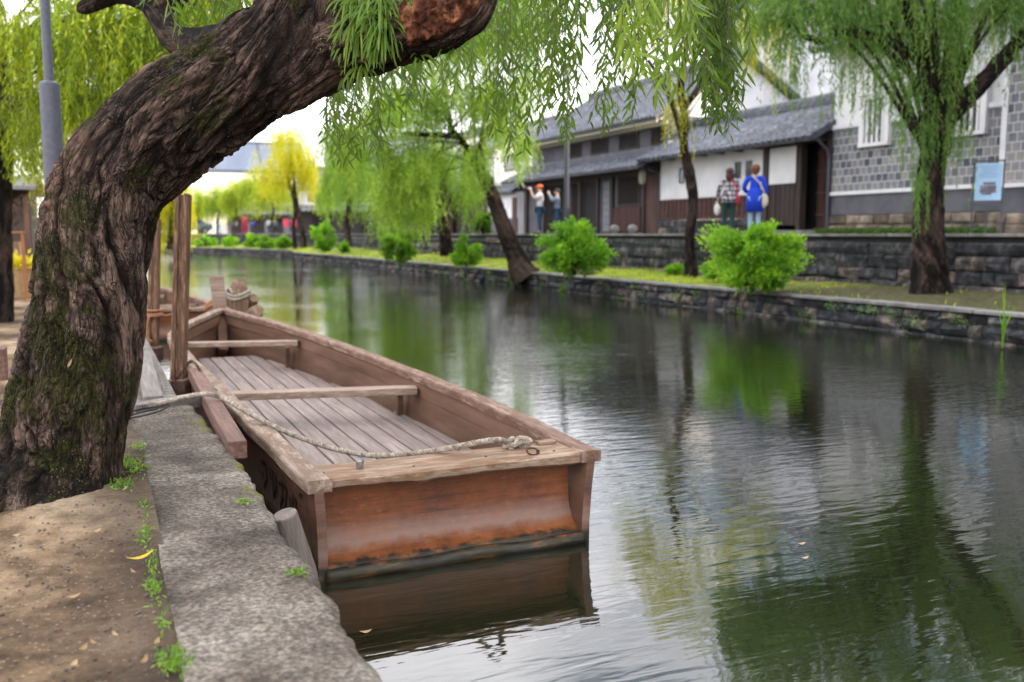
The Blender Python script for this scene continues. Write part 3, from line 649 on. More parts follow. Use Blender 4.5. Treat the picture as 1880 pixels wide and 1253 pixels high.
# --- two storey merchant house
ym0, ym1 = fy(1207), fy(962)
t = thing('merchant_house', 'two storey dark merchant house with two grey tiled roofs beside the gate house', 'building', (FX, ym0, Z))
mb = MB(); wbox(mb, FX + .1, FX + .3, ym0, ym1, Z, Z + 3.0); wbox(mb, FX + .35, FX + 7, ym0, ym0 + .2, Z, Z + 4.1); part(mb, 'wall', m_grey, t)
mb = MB(); wbox(mb, FX + .5, FX + .7, ym0 + .02, ym1 - .1, Z + 3.0, Z + 4.2); part(mb, 'upper_wall', m_grey, t)
mb = MB(); wbox(mb, FX + .35, FX + 6.8, ym1 - .2, ym1, Z, Z + 4.1); wbox(mb, FX + .02, FX + .3, ym1 + .02, ym1 + 1.1, Z + 2.9, Z + 4.3); part(mb, 'side_wall', m_white, t)
def win(t, y0, y1, z0, z1, x, bars, fm, frame=.06, proud=.06, pane=None, horiz=0):
    f = MB(); wbox(f, x - proud, x, y0, y1, z0, z0 + frame); wbox(f, x - proud, x, y0, y1, z1 - frame, z1)
    wbox(f, x - proud, x, y0, y0 + frame, z0 + frame, z1 - frame); wbox(f, x - proud, x, y1 - frame, y1, z0 + frame, z1 - frame)
    wo = part(f, 'window', fm, t)
    g = MB(); wbox(g, x - .012, x - .003, y0 + frame, y1 - frame, z0 + frame, z1 - frame); g.build('pane', pane or m_black, wo)
    if bars:
        g = MB()
        for k in range(bars):
            yb = y0 + frame + (y1 - y0 - 2 * frame) * (k + .5) / bars; wbox(g, x - .045, x - .015, yb - .018, yb + .018, z0 + frame, z1 - frame)
        for k in range(horiz):
            zb = z0 + frame + (z1 - z0 - 2 * frame) * (k + 1) / (horiz + 1); wbox(g, x - .014, x - .0125, y0 + frame, y1 - frame, zb - .012, zb + .012)
        g.build('lattice', fm, wo)
    return wo
for pa, pb in ((1208, 1172), (1150, 1115), (1095, 1065), (1047, 1022)):
    win(t, fy(pa), fy(pb), Z + 3.15, Z + 3.75, FX + .5, 7, m_darkwood)
win(t, fy(1171), fy(1131), Z + 1.05, Z + 2.15, FX + .1, 11, m_darkwood)
m_paper = flat('paper_screen', (.42, .46, .50), .9, .1)
win(t, fy(1118), fy(1100), Z + .05, Z + 2.05, FX + .1, 4, m_grey, pane=m_paper, horiz=6)
win(t, fy(1093), fy(1068), Z + .05, Z + 2.1, FX + .1, 0, m_darkwood)
win(t, fy(1060), fy(1046), Z + .05, Z + 2.1, FX + .1, 5, m_darkwood)
win(t, fy(1035), fy(1000), Z + .05, Z + 2.1, FX + .1, 9, m_darkwood)
mb = MB(); wbox(mb, FX + .02, FX + .095, fy(1174), fy(1122), Z + .1, Z + 1.0); k = fy(1173)
while k < fy(1123): wbox(mb, FX - .01, FX + .019, k, k + .04, Z + .1, Z + 1.0, a=.8); k += .2
part(mb, 'board_dado', m_redwood, t)
mb = MB()
for px in (1207, 1180, 1122, 1096, 1064, 1040, 998, 966): yy_ = fy(px); mb = MB(); wbox(mb, FX - .02, FX + .14, yy_ - .07, yy_ + .07, Z, Z + 2.15); part(mb, 'post', m_darkwood, t)
mb = MB(); wbox(mb, FX - .04, FX + .16, ym0, ym1, Z + 2.16, Z + 2.34, a=.4); part(mb, 'beam', m_darkwood, t)
mb = MB(); wbox(mb, FX + .04, FX + .095, fy(1205), fy(1183), Z + .05, Z + 2.1); part(mb, 'door', m_redwood, t)
mb = MB(); k = ym0
while k < ym1:
    mb = MB(); wbox(mb, FX - .7, FX + .1, k, k + .08, Z + 2.25, Z + 2.34); part(mb, 'rafter', m_darkwood, t); k += .9
mb = MB(); wbox(mb, FX - .12, FX - .06, ym0, ym1 + .6, Z + 3.84, Z + 4.0); wbox(mb, FX + .3, FX + .45, ym0, ym1, Z + 3.78, Z + 3.92); part(mb, 'cornice', m_cream, t)
mb = MB(); roof_mesh(mb, (FX - .95, ym0 - .1, Z + 2.3), (FX - .95, ym1 + .5, Z + 2.3), (FX + .5, ym1 + .5, Z + 2.95), (FX + .5, ym0 - .1, Z + 2.95)); ridge(mb, (FX + .42, ym0 - .1, Z + 2.93), (FX + .42, ym1 + .5, Z + 2.93), .16, .16)
part(mb, 'lower_roof', m_tile, t)
gable_roof(t, FX - .3, FX + 7.6, ym0 + .1, ym1 + .2, Z + 4.0, Z + 6.3, FX + 3.7, over=.3)
mb = MB(); yy_ = ym0 - .1; mb.tube([(FX - .5, yy_, Z + 2.2), (FX + .0, yy_, Z + 2.1), (FX + .02, yy_, Z)], .04, 8); part(mb, 'downpipe', m_dkmetal, t)
mb = MB(); c = (FX - .35, fy(1193), Z + 1.75); mb.lathe(c, [(.05, .55), (.05, .5), (.13, .46), (.14, .3), (.14, .12), (.10, 0)], 6); mb.tube([(c[0], c[1], c[2] + .5), (c[0], c[1], c[2] + .65)], .015, 6)
part(mb, 'lantern', flat('lantern_paper', (.30, .30, .24)), t)

# --- low white wall beyond the merchant house
ya_, yb_ = fy(961), fy(896)
t = thing('garden_wall', 'low white plaster wall with tiled coping and brown door beyond the merchant house', 'wall', (FX, ya_, Z))
mb = MB(); wbox(mb, FX, FX + .3, ya_ + .6, yb_, Z, Z + 1.95); part(mb, 'wall', m_white, t)
mb = MB(); wbox(mb, FX - .03, FX - .001, ya_ + .6, yb_, Z, Z + .75); part(mb, 'dado', m_grey, t)
mb = MB(); wbox(mb, FX - .06, FX - .031, fy(950), fy(942), Z, Z + 1.7); part(mb, 'door', m_redwood, t)
mb = MB(); roof_mesh(mb, (FX - .3, ya_ + .6, Z + 1.93), (FX - .3, yb_, Z + 1.93), (FX + .15, yb_, Z + 2.2), (FX + .15, ya_ + .6, Z + 2.2)); roof_mesh(mb, (FX + .6, yb_, Z + 1.93), (FX + .6, ya_ + .6, Z + 1.93), (FX + .15, ya_ + .6, Z + 2.2), (FX + .15, yb_, Z + 2.2)); ridge(mb, (FX + .15, ya_ + .6, Z + 2.18), (FX + .15, yb_, Z + 2.18), .16, .16); part(mb, 'roof', m_tile, t)

# --- generic distant houses
def house(name, label, cat, c, sz, rz, walls, roofh, grd=None, wins=(), mat_roof=None, door=None, over=.5, ridge_dir='x', floors=1):
    """c: centre of the front face at ground; local x along the front, local y to the back"""
    t = thing(name, label, cat, c, rz=rz); W, Dp, H = sz
    def P(mb, nm, mat): return mb.build(nm, mat, t)
    mb = MB(); wbox(mb, -W/2, W/2, 0, Dp, 0 if not grd else 2.3, H); P(mb, 'wall', walls)
    if grd:
        mb = MB(); wbox(mb, -W/2 + .02, W/2 - .02, .02, Dp - .02, 0, 2.29); P(mb, 'ground_floor', grd)
    mr = mat_roof or m_tile; mb = MB()
    roof_mesh(mb, (-W/2 - .3, -over, H - .05), (W/2 + .3, -over, H - .05), (W/2 + .3, Dp/2, H + roofh), (-W/2 - .3, Dp/2, H + roofh), pw=.5, rows=.5)
    roof_mesh(mb, (W/2 + .3, Dp + over, H - .05), (-W/2 - .3, Dp + over, H - .05), (-W/2 - .3, Dp/2, H + roofh), (W/2 + .3, Dp/2, H + roofh), pw=.6, rows=.6)
    ridge(mb, (-W/2 - .3, Dp/2, H + roofh), (W/2 + .3, Dp/2, H + roofh)); P(mb, 'roof', mr)
    for s in (-1, 1):
        g = MB(); g.add([(s*(W/2 - .01), 0, H), (s*(W/2 - .01), Dp, H), (s*(W/2 - .01), Dp/2, H + roofh)], None, [[0, 1, 2]]); P(g, 'gable', walls)
    if grd:
        mb = MB(); roof_mesh(mb, (-W/2, -1.0, 2.25), (W/2, -1.0, 2.25), (W/2, .0, 2.85), (-W/2, .0, 2.85), pw=.5, rows=.4); P(mb, 'awning_roof', mr)
    for x, z, w_, h_, kind in wins:
        f = MB(); e = .07
        wbox(f, x - w_/2, x + w_/2, -.05, .0 if z > 2.3 or not grd else .019, z, z + e); wbox(f, x - w_/2, x + w_/2, -.05, .0, z + h_ - e, z + h_)
        wbox(f, x - w_/2, x - w_/2 + e, -.05, .0, z + e, z + h_ - e); wbox(f, x + w_/2 - e, x + w_/2, -.05, .0, z + e, z + h_ - e)
        wo = P(f, 'door' if kind == 'd' else 'window', m_darkwood); g = MB(); wbox(g, x - w_/2 + e, x + w_/2 - e, -.03, -.005, z + e, z + h_ - e)
        g.build('pane', {'d': m_black, 'w': m_glass, 'p': m_paper}[kind], wo)
    return t
RZF = R(-90)      # facing the canal (front looks to -X)
def hy(px): return (FX, fy(px), Z)
m_w2 = m_white
# behind the gate house: white two storey storehouse
ya_, yb_ = float(atX(1560, 400, 24)[1]), float(atX(1335, 400, 24)[1])
house('storehouse', 'white plastered upper storey rising behind the gate house roof', 'building', (24, (ya_ + yb_)/2, Z), (yb_ - ya_, 6, 7.9), R(-90), m_white, 2.2, over=.2, wins=[(2.6, 6.2, .5, .8, 'w')])
house('apartment_block', 'pale grey modern block standing behind the merchant house', 'building', (33, float(atX(985, 400, 33)[1]) + 3, Z), (11, 9, 8.5), R(-90), flat('pale_grey_render', (.52, .55, .6), .9, .05), 1.2,
      wins=[(x, z, 1.4, 1.2, 'w') for x in (-3.5, 0, 3.5) for z in (3, 5.8)], mat_roof=m_bluegrey)
house('townhouse', 'white walled townhouse with dark ground floor behind the leaning willow', 'building', (FX + .5, (fy(895) + fy(790))/2, Z), (fy(790) - fy(895) - .5, 7, 4.2), R(-90), m_white, 1.6, grd=m_darkwood,
      wins=[(x, 3.0, 1.2, .8, 'w') for x in (-6, -2, 2, 6)] + [(x, .1, 1.4, 2.0, 'd') for x in (-5, 0, 4)])
house('townhouse', 'townhouse with white wall end and dark doorway behind the drooping willow', 'building', (FX + .3, (fy(780) + fy(682))/2, Z), (fy(682) - fy(780) - 1, 7, 4.4), R(-90), m_white, 1.8, grd=m_darkwood,
      wins=[(x, 3.1, 1.4, .8, 'w') for x in (-8, -3, 3, 8)] + [(x, .1, 1.6, 2.0, 'd') for x in (-7, -1, 5, 9)])
p = atD(640, 430, 92); house('townhouse', 'pale townhouse with grey roof between the two drooping distant willows', 'building', (p[0], p[1], Z), (11, 7, 4.6), R(-35), m_white, 2.0, grd=m_darkwood,
      wins=[(x, 3.2, 1.4, .8, 'w') for x in (-3.5, 0, 3.5)] + [(x, .1, 1.6, 2.0, 'd') for x in (-3, 2)])
p = atD(690, 430, 100); house('storehouse', 'tall pale building showing above the townhouse roofs', 'building', (p[0] + 6, p[1] + 6, Z), (15, 8, 9.5), R(-40), flat('pale_blue_render', (.50, .56, .64), .9, .05), 2,
      wins=[(x, z, 1.6, 1.2, 'w') for x in (-5, -1.5, 2, 5.5) for z in (3.5, 6.3)])
p = atD(500, 430, 108); sh = house('shop', 'row of small shops with dark open fronts and grey eaves at the canal bend', 'shop', (p[0] + 1.2, p[1], Z), (12.5, 7, 3.2), R(-12), m_white, 1.4, grd=m_grey,
      wins=[(x, .1, 1.5, 2.0, 'd') for x in (-5, -2.8, -.6, 2.2, 4.6)])
p = atD(385, 430, 122); house('department_building', 'big cream building with blue grey upper roof beyond the canal bend', 'building', (p[0] + 1, p[1], Z), (24, 14, 8.2), R(-6), m_cream, .5, mat_roof=m_bluegrey,
      wins=[(x, 5.6, 1.6, 1.3, 'w') for x in (-9.5, -7, -4.5, 8)] + [(-10.5, .1, 1.8, 2.2, 'd')], over=.1)
t2 = SC.objects['department_building']; mb = MB()
g0 = [(-11, .6, 8.4), (12, .6, 8.4), (12, 13, 8.4), (-11, 13, 8.4), (-8, 3.5, 12.3), (11.5, 3.5, 12.3), (11.5, 10, 12.3), (-8, 10, 12.3)]
mb.add(g0, [(0,1,5,4),(1,2,6,5),(2,3,7,6),(3,0,4,7),(4,5,6,7)]); mb.build('upper_roof', m_bluegrey, t2)
mb = MB()
for x in (-6, 0, 6): mb.bar((x, .75, 8.5), (x * .93, 3.45, 12.3), .12, .12)
mb.bar((-8, 3.5, 12.35), (11.5, 3.5, 12.35), .3, .15); mb.build('roof_seam', m_dkmetal, t2)
p = atD(575, 430, 116); house('shop', 'white fronted shop right of the dark shop row, behind the twin trunk willow', 'shop', (p[0] + 3, p[1], Z), (9, 7, 5.2), R(-20), m_white, 1.8, grd=m_darkwood, wins=[(-2.5, 3.4, 1.2, .9, 'w'), (2.2, 3.4, 1.2, .9, 'w'), (-2.5, .1, 1.8, 2, 'd'), (1.5, .1, 1.8, 2, 'p')])
# --- left bank: dark stall hut and house far down the bank
p = atD(8, 430, 22)
t = thing('stall_hut', 'dark wooden stall hut with curved grey roof at the left edge, behind the lamp post', 'hut', (p[0] - 1, p[1], ZQ))
mb = MB(); wbox(mb, -2.6, 1.55, .6, 4, 0, 2.1); mb.build('wall', m_darkwood, t)
mb = MB(); G = np.array([[(x, y_, 2.15 + .35 * math.sin(math.pi * (y_ + .6) / 5.2)) for x in np.linspace(-2.9, 1.75, 12)] for y_ in np.linspace(-.6, 4.6, 14)]); mb.grid(G); G2 = G.copy(); G2[:, :, 2] -= .09; mb.grid(G2, flip=True); mb.grid(np.stack([G2[0], G[0]])); mb.grid(np.stack([G[:, -1], G2[:, -1]], 1)); mb.build('roof', m_metal, t)
mb = MB(); 
for x in (-2.5, 0, 1.5): mb = MB(); wbox(mb, x - .05, x + .05, -.3, -.2, 0, 2.15); mb.build('post', m_redwood, t)
mb = MB(); wbox(mb, -2.3, 1.3, .0, .58, .0, .85); mb.build('counter', flat('tan_counter', (.26, .17, .11)), t)
p = atD(-140, 430, 48); house('townhouse', 'dark roofed house far along the left bank', 'building', (-6, 30, ZQ), (22, 8, 3.6), R(90), m_grey, 2.4, wins=[(x, .8, 1.6, 1.4, 'w') for x in (-8, -4, 0, 4, 8)])
# ------------------------------------------------------------------ boats
w_gun = wood('worn_gunwale_timber', (.10, .065, .045), (.29, .215, .16), (.46, .38, .30), 'Y', peel=(.17, .110, .075))
w_gun2 = wood('painted_gunwale_timber', (.12, .07, .048), (.22, .140, .10), (.40, .30, .235), 'Y', peel=(.135, .072, .046))
w_rail = wood('worn_rail_timber', (.10, .06, .04), (.30, .21, .145), (.47, .37, .28), 'X', peel=(.20, .115, .065))
w_floor = wood('bleached_floorboards', (.12, .092, .080), (.215, .170, .152), (.32, .265, .240), 'Y', bump=.25)
w_thw = wood('worn_thwart', (.13, .082, .062), (.27, .195, .15), (.42, .335, .27), 'X')
w_post = wood('streaked_post_timber', (.020, .011, .008), (.12, .062, .035), (.34, .21, .12), 'Z', scale=1.5, bump=.9)
w_beam = wood('reddish_fender_timber', (.085, .045, .036), (.155, .085, .067), (.24, .145, .115), 'Y')
w_pile = wood('grey_round_timber', (.11, .09, .075), (.22, .185, .16), (.33, .29, .255), 'Z', scale=.6)
w_deck = wood('grey_landing_timber', (.085, .075, .066), (.17, .152, .135), (.26, .238, .215), 'Y')
w_pl = wood('brown_pile_timber', (.07, .038, .024), (.20, .125, .08), (.36, .26, .18), 'Z', scale=.6)
# painted hull: brown paint, thin scuffs, algae and damp just above the water
def hullmat(name, base, base2, scuff, wet=True):
    m = NT(name); co = m.coord((1, 1, 1)); f = m.noise(co, 3.2, 6, .6); g = m.noise(m.coord((3, 3, 14)), 4, 7, .7)
    c = m.ramp(f, [(.34, base), (.66, base2)])
    c = m.mix(m.ramp(g, [(.62, (0, 0, 0)), (.68, (.6, .6, .6))]), c, (*scuff, 1))
    st1 = m.noise(m.coord((1.2, 6, 16)), 2.2, 7, .7); c = m.mix(.75, c, m.ramp(st1, [(.32, (.45, .42, .40)), (.5, (1, 1, 1)), (.66, (1.4, 1.35, 1.3))]), 'MULTIPLY')
    fine_ = m.noise(co, 26, 6, .65); c = m.mix(.5, c, m.ramp(fine_, [(.3, (.62, .6, .58)), (.7, (1.25, 1.22, 1.2))]), 'MULTIPLY')
    sx = m.n('SeparateXYZ', {0: co}); z = sx.outputs[2]
    zz = m.math('ADD', z, m.math('MULTIPLY', m.noise(m.coord((6, 6, 1)), 2.5, 5, .6), .07))
    if wet:
        band = m.ramp(zz, [(.0, (1, 1, 1)), (.085, (1, 1, 1)), (.10, (0, 0, 0))]); c = m.mix(band, c, m.ramp(m.noise(m.coord((.5, 1, 3)), 9, 6, .7), [(.42, (.008, .007, .004)), (.54, (.030, .024, .008)), (.68, (.17, .075, .022))]))
        pale = m.ramp(zz, [(.11, (0, 0, 0)), (.145, (.6, .6, .6)), (.19, (.35, .35, .35)), (.235, (0, 0, 0))]); c = m.mix(pale, c, (.24, .17, .14, 1))
    h = m.math('ADD', fine_, m.math('MULTIPLY', g, .8))
    return m.out(m.pbr(color=c, rough=m.ramp(f, [(.3, (.35,) * 3), (.7, (.6,) * 3)]), spec=.4, normal=m.bump(h, .45, .004)))
m_trans = hullmat('orange_brown_painted_transom', (.110, .030, .010), (.215, .072, .020), (.36, .19, .11))
m_hull = hullmat('brown_painted_hull', (.105, .050, .034), (.15, .075, .05), (.25, .16, .12))
m_inner = simple('brown_painted_inner_planking', [(0, (.085, .044, .027)), (.5, (.130, .070, .044)), (1, (.185, .108, .075))], 3, stretch=(1, .35, 2.5), detail=8, rough=.65, bump=.35, bdist=.006, fine=6)
m_paint = flat('black_paint', (.012, .011, .012), .6)

BY = np.array([3.91, 5.0, 6.3, 8.1, 9.3, 10.0, 10.5, 11.1, 11.6, 12.0])
BL = np.array([.800, .755, .70, .63, .61, .69, .83, 1.05, 1.25, 1.41])
BR = np.array([2.225, 2.275, 2.255, 2.13, 1.98, 1.88, 1.785, 1.64, 1.52, 1.425])
BZ = np.array([.435, .44, .45, .478, .51, .525, .54, .56, .58, .59])
cv_ = spline(np.stack([BY, BL, BR, BZ], 1), 90)
def bint(y): return [np.interp(y, cv_[:, 0], cv_[:, k]) for k in (1, 2, 3)]
def sweep(mb, P, w, h, a=.5, side=None):
    """rectangular section swept along P; P is the outer top edge centre; side vector horizontal"""
    P = np.asarray(P, float); T, _, _ = frames(P); S = np.cross(T, (0, 0, 1.0)); S /= np.linalg.norm(S, axis=1)[:, None]
    U = np.cross(S, T); L = [P + S*i*w/2 + U*j*h/2 for i, j in ((-1,-1),(1,-1),(1,1),(-1,1))]
    G = np.stack(L + [L[0]], 1); mb.grid(G, a=a)
    mb.add(G[0, :4], [(0,1,2,3)], a=a); mb.add(G[-1, :4], [(3,2,1,0)], a=a)
def make_boat():
    t = thing('river_boat', 'near brown wooden river boat with its flat stern facing the viewer, moored at the quay', 'boat', (1.55, 4.0, 0))
    for sgn, k, ins in ((-1, 1, -.01), (1, 2, .06)):
        zz = np.array([-.14, -.02, .10, .25, .4]); m = len(cv_)
        O = np.zeros((m, 5, 3)); I = np.zeros((m, 5, 3))
        for j, z in enumerate(zz):
            f = (1 - (z + .14) / .54)
            fade = np.clip((12.1 - cv_[:, 0]) / 2.5, 0, 1)
            top = cv_[:, 3] - .035; z_ = -.14 + (z + .14) / .54 * (top + .14)
            x = cv_[:, k] - sgn * (.018 + ins * f * fade + .012 * f * (1 - f) * 4)
            O[:, j] = np.stack([x, cv_[:, 0], z_], 1); I[:, j] = np.stack([x - sgn * .042, cv_[:, 0], z_], 1)
        I[:, :, 1] = np.minimum(I[:, :, 1], 11.88)
        O[0, :, 1] -= np.linspace(.06, 0, 5); I[0, :, 1] -= np.linspace(.06, 0, 5)
        mb = MB(); mb.grid(O, flip=sgn > 0); mb.grid(np.stack([O[0], I[0]]), flip=sgn > 0)
        o = part(mb, 'hull_side', m_hull, t, smooth=True)
        mb = MB(); mb.grid(I, flip=sgn < 0); mb.grid(np.stack([O[:, -1], I[:, -1]], 1)); mb.build('inner_planking', m_inner, o, smooth=True)
        mb = MB(); P = np.stack([cv_[:, k] - sgn * .043, cv_[:, 0], cv_[:, 3] - .022], 1)
        P[:, 0] += .004 * np.sin(P[:, 1] * 7) ; sweep(mb, P, .108, .058, a=.55)
        part(mb, 'gunwale', w_gun if sgn < 0 else w_gun2, t, bevel=.014)
        mb = MB(); P = np.stack([cv_[:-4, k] - sgn * .074, cv_[:-4, 0] + .28, cv_[:-4, 3] - .105], 1); P = P[P[:, 1] < 11.7]
        xx = np.interp(P[:, 1], cv_[:, 0], cv_[:, k]); P[:, 0] = xx - sgn * .078; sweep(mb, P, .02, .10, a=.62)
        part(mb, 'inner_strip', m_inner, t, bevel=.003)
    # bottom
    mb = MB(); G = np.stack([np.stack([cv_[:, 1] + .06, cv_[:, 0], 0 * cv_[:, 0] + .02], 1), np.stack([cv_[:, 2] - .13, cv_[:, 0], 0 * cv_[:, 0] + .02], 1)], 1); G = G[(cv_[:, 0] > 4.0) & (cv_[:, 0] < 12)]
    mb.grid(G); part(mb, 'bottom', m_inner, t)
    # floorboards
    mb = MB(); fz = .125
    def inl(y): l, r, z = bint(y); return l + .075 + .02, r - .105 - .02
    for y0, y1, ph in ((4.20, 5.12, 0), (5.128, 10.75, 1)):
        x = .92 - .2
        pr = np.random.RandomState(5 + ph)
        while x < 2.3:
            wd = .135; ys = np.linspace(y0, y1 - (pr.uniform(0, .02)), 40); xl, xr = inl(ys); a = np.clip(np.full(40, x), xl, xr); b = np.clip(np.full(40, x + wd - .0075), xl, xr)
            ok = (b - a) > .025
            if ok.sum() > 2:
                ys, a, b = ys[ok], a[ok], b[ok]; zt = fz + pr.uniform(-.002, .003); z = np.full(len(ys), zt)
                mb.grid(np.stack([np.stack([a, ys, z - .03], 1), np.stack([a + .003, ys, z], 1), np.stack([b - .003, ys, z], 1), np.stack([b, ys, z - .03], 1)], 1), a=pr.uniform(.42, .68))
                e = np.array([[(a[0], ys[0], zt - .03), (b[0], ys[0], zt - .03)], [(a[0], ys[0], zt), (b[0], ys[0], zt)]]); mb.grid(e, a=.3)
            x += wd
    part(mb, 'floorboards', w_floor, t)
    # thwarts
    for y, z, w_, h_ in ((6.68, .345, .15, .052), (9.60, .40, .13, .05)):
        l, r, _ = bint(y); mb = MB(); mb.bar((l + .065, y + .16, z), (r - .085, y - .16, z), w_, h_, a=.55); part(mb, 'thwart', w_thw, t, bevel=.007)
    # frames under the thwarts
    for y in (6.72, 9.64):
        for sgn in (-1, 1):
            y = y - .14 * sgn if sgn > 0 else y + .14
            l, r, zt = bint(y); x = (l + .10) if sgn < 0 else (r - .155); mb = MB(); mb.box((x, y, .23), (.045, .06, .21)); part(mb, 'rib', m_inner, t, bevel=.005)
    # transom, lip and rail
    l, r, zt = bint(3.93)
    prof = [(4.045, .385), (4.05, .30), (4.045, .21), (4.03, .14), (4.00, .095), (3.955, .068), (3.92, .055), (3.895, .045), (3.885, -.1)]
    xs = np.linspace(l + .055, r - .10, 60); G = np.array([[(x + (.045 * (1 if x > 1.6 else 0)) * 0, y + .006 * math.sin(x * 5), z) for x in xs] for y, z in prof])
    mb = MB(); mb.grid(G, flip=True); mb.grid(G + np.array([0, .035, 0])); part(mb, 'transom', m_trans, t, smooth=True)
    mb = MB(); xs = np.linspace(l + .05, r - .10, 50); mb.tube([(x, 3.875 + .006 * math.sin(x * 9), .016 + .004 * math.sin(x * 13)) for x in xs], .034, 10); part(mb, 'bottom_lip', m_trans, t, smooth=True)
    mb = MB(); xs = np.linspace(l + .035, r - .085, 70); fr = 3.925 + .006 * (fbm(np.stack([xs * 9, xs * 0, xs * 0], 1), 4) - .5) * 4; und = .380 + .016 * (fbm(np.stack([xs * 6, xs * 0 + 3, xs * 0], 1), 4) - .5) * 2
    C = np.stack([np.stack([xs, 0 * xs + 4.215, 0 * xs + .37], 1), np.stack([xs, 0*xs + 4.215, 0*xs + .430], 1), np.stack([xs, fr + .035, 0*xs + .436], 1), np.stack([xs, fr + .012, 0*xs + .433], 1), np.stack([xs, fr, 0*xs + .424], 1), np.stack([xs, fr + .004, und + .012], 1), np.stack([xs, fr + .02, und], 1), np.stack([xs, 0*xs + 4.215, 0*xs + .37], 1)], 1)
    mb.grid(C, flip=True); mb.add(C[0, :7], None, [list(range(7))]); mb.add(C[-1, :7], None, [list(range(7))[::-1]]); ra = part(mb, 'stern_rail', w_rail, t)
    for x_ in (l + .09, l + .5, r - .55, r - .2):
        mb = MB(); mb.lathe((x_, 4.02 + .03 * math.sin(x_ * 9), .4335), [(.007, 0), (.007, .004), (.003, .005)], 8); mb.build('nail_head', m_iron, ra)
    mb = MB(); mb.box((r - .16, 4.175, .441), (.10, .05, .018)); mb.build('cleat_block', w_rail, ra, bevel=.004)
    p = atZ(661, 861, .434)
    mb = MB(); mb.lathe((p[0], p[1], .434), [(.013, 0), (.016, .002), (.019, .035), (.016, .042), (.008, .048), (.007, .054), (.011, .058), (.013, .066), (.010, .074), (.003, .078)], 10, sy=.7); mb.build('iron_pin', m_steel, ra)
    p = atZ(978, 828, .452); ths = np.linspace(0, 2 * math.pi, 25)
    mb = MB(); mb.tube([(p[0] + .03 * math.cos(a), p[1] + .022 * math.sin(a), .449 + .012 * math.sin(a)) for a in ths], .0045, 6, cap=False); mb.lathe((p[0] + .028, p[1], .432), [(.009, 0), (.009, .02), (.004, .024)], 8); mb.build('ring', m_iron, ra)
    # stem with tall head
    mb = MB(); mb.bar((1.40, 11.92, .60), (1.34, 11.35, .10), .11, .12, up=(0, 1, 0)); part(mb, 'stem', m_inner, t, bevel=.01)
    mb = MB(); mb.bar((1.42, 12.03, .40), (1.385, 12.12, .985), .165, .055, up=(0, 1, 0)); part(mb, 'stem_head', w_thw, t, bevel=.008)
    # old painted characters on the quay side
    def xh(y): l = np.interp(y, cv_[:, 0], cv_[:, 1]); return l
    glyphs = [[[(0, .9), (.8, .95), (.75, .4), (.3, 0)], [(.1, .55), (.25, .35)]], [[(.1, 1), (.2, .6)], [(.5, 1), (.45, .1)], [(.9, .95), (.85, .5), (.5, .05)]], [[(0, .8), (1, .85), (.8, .3), (.6, 0)], [(.45, 1), (.4, .4), (.1, 0)]], [[(.1, .7), (.2, .3)], [(.5, .9), (.45, .1)], [(.8, .9), (.85, .4)]], [[(.1, .9), (.3, .7)], [(.4, .95), (.6, .75)]]]
    for gi, gl in enumerate(glyphs):
        mb = MB()
        sz = (.17, .15) if gi < 4 else (.08, .05); y0 = 5.05 - gi * .215
        for st_ in gl:
            pp = []
            for u, v in st_:
                y = y0 - u * sz[0]; z = (.14 if gi < 4 else .27) + v * sz[1]; f = 1 - (z + .14) / .54
                pp.append((xh(y) + .018 - .01 * f + .048 * f * (1 - f) - .004, y, z))
            for q in range(len(pp) - 1):
                a, b = np.array(pp[q]), np.array(pp[q + 1]); d = b - a; n = np.array([0, -d[2], d[1]]); n = n / max(np.linalg.norm(n), 1e-6) * .012
                mb.add([a - n, b - n, b + n, a + n], [(0, 1, 2, 3)])
        part(mb, 'painted_character', m_paint, t)
    return t
boat = make_boat()
b2 = copy_tree(boat); b2.location = (.90, 13.9, .0); b2.rotation_euler.z = R(2); b2.scale = (1, .60, 1.06)
b2['label'] = 'second brown river boat moored beyond the bow of the near one, behind the posts'
b2['group'] = boat['group'] = 'flat bottomed river boats along the quay'
# parts were built in world space: keep the copy's offset through its parents' inverse matrices

# ------------------------------------------------------------------ ropes, chain
m_rope = simple('grey_white_rope', [(0, (.13, .105, .08)), (.5, (.32, .275, .22)), (1, (.47, .42, .35))], 35, rough=.9, bump=.6, bdist=.002)
m_rope2 = flat('orange_brown_rope', (.30, .14, .07), .9)
m_cord = flat('black_cord', (.02, .02, .024), .7)
def rope_add(mb, P, r=.0135, pitch=.055, n=7, ns=None, seed=0):
    L = np.sum(np.linalg.norm(np.diff(np.asarray(P, float), axis=0), axis=1)); m = ns or max(12, int(L / .0065))
    S = spline(P, m); T, A, B = frames(S); s = np.linspace(0, L, m)
    for k in range(3):
        ph = s / pitch * 2 * math.pi + k * 2 * math.pi / 3
        mb.tube(S + (A * np.cos(ph)[:, None] + B * np.sin(ph)[:, None]) * r * .52, r * .62, n, a=.4 + .1 * k)
rp_ = [atZ(150, 770, ZQ + .03), atZ(222, 750, ZQ + .02), atZ(262, 748, ZQ + .018), atZ(305, 738, ZQ + .035), atZ(350, 727, .55), atZ(383, 724, .565), atZ(412, 733, .53), atD(455, 757, 5.22), atD(505, 784, 5.1), atD(560, 807, 4.98), atD(620, 826, 4.86),
       atD(690, 837, 4.72), atD(760, 833, 4.62), atD(830, 822, 4.52), atD(880, 812, 4.46), atD(915, 808, 4.40), atZ(930, 812, .452)]
mb = MB(); rope_add(mb, rp_)
kc = atZ(937, 817, .448)
def kpt(dx, dy, dz): return kc + _R * dx + np.array([0, dy, 0]) + np.array([0, 0, dz])
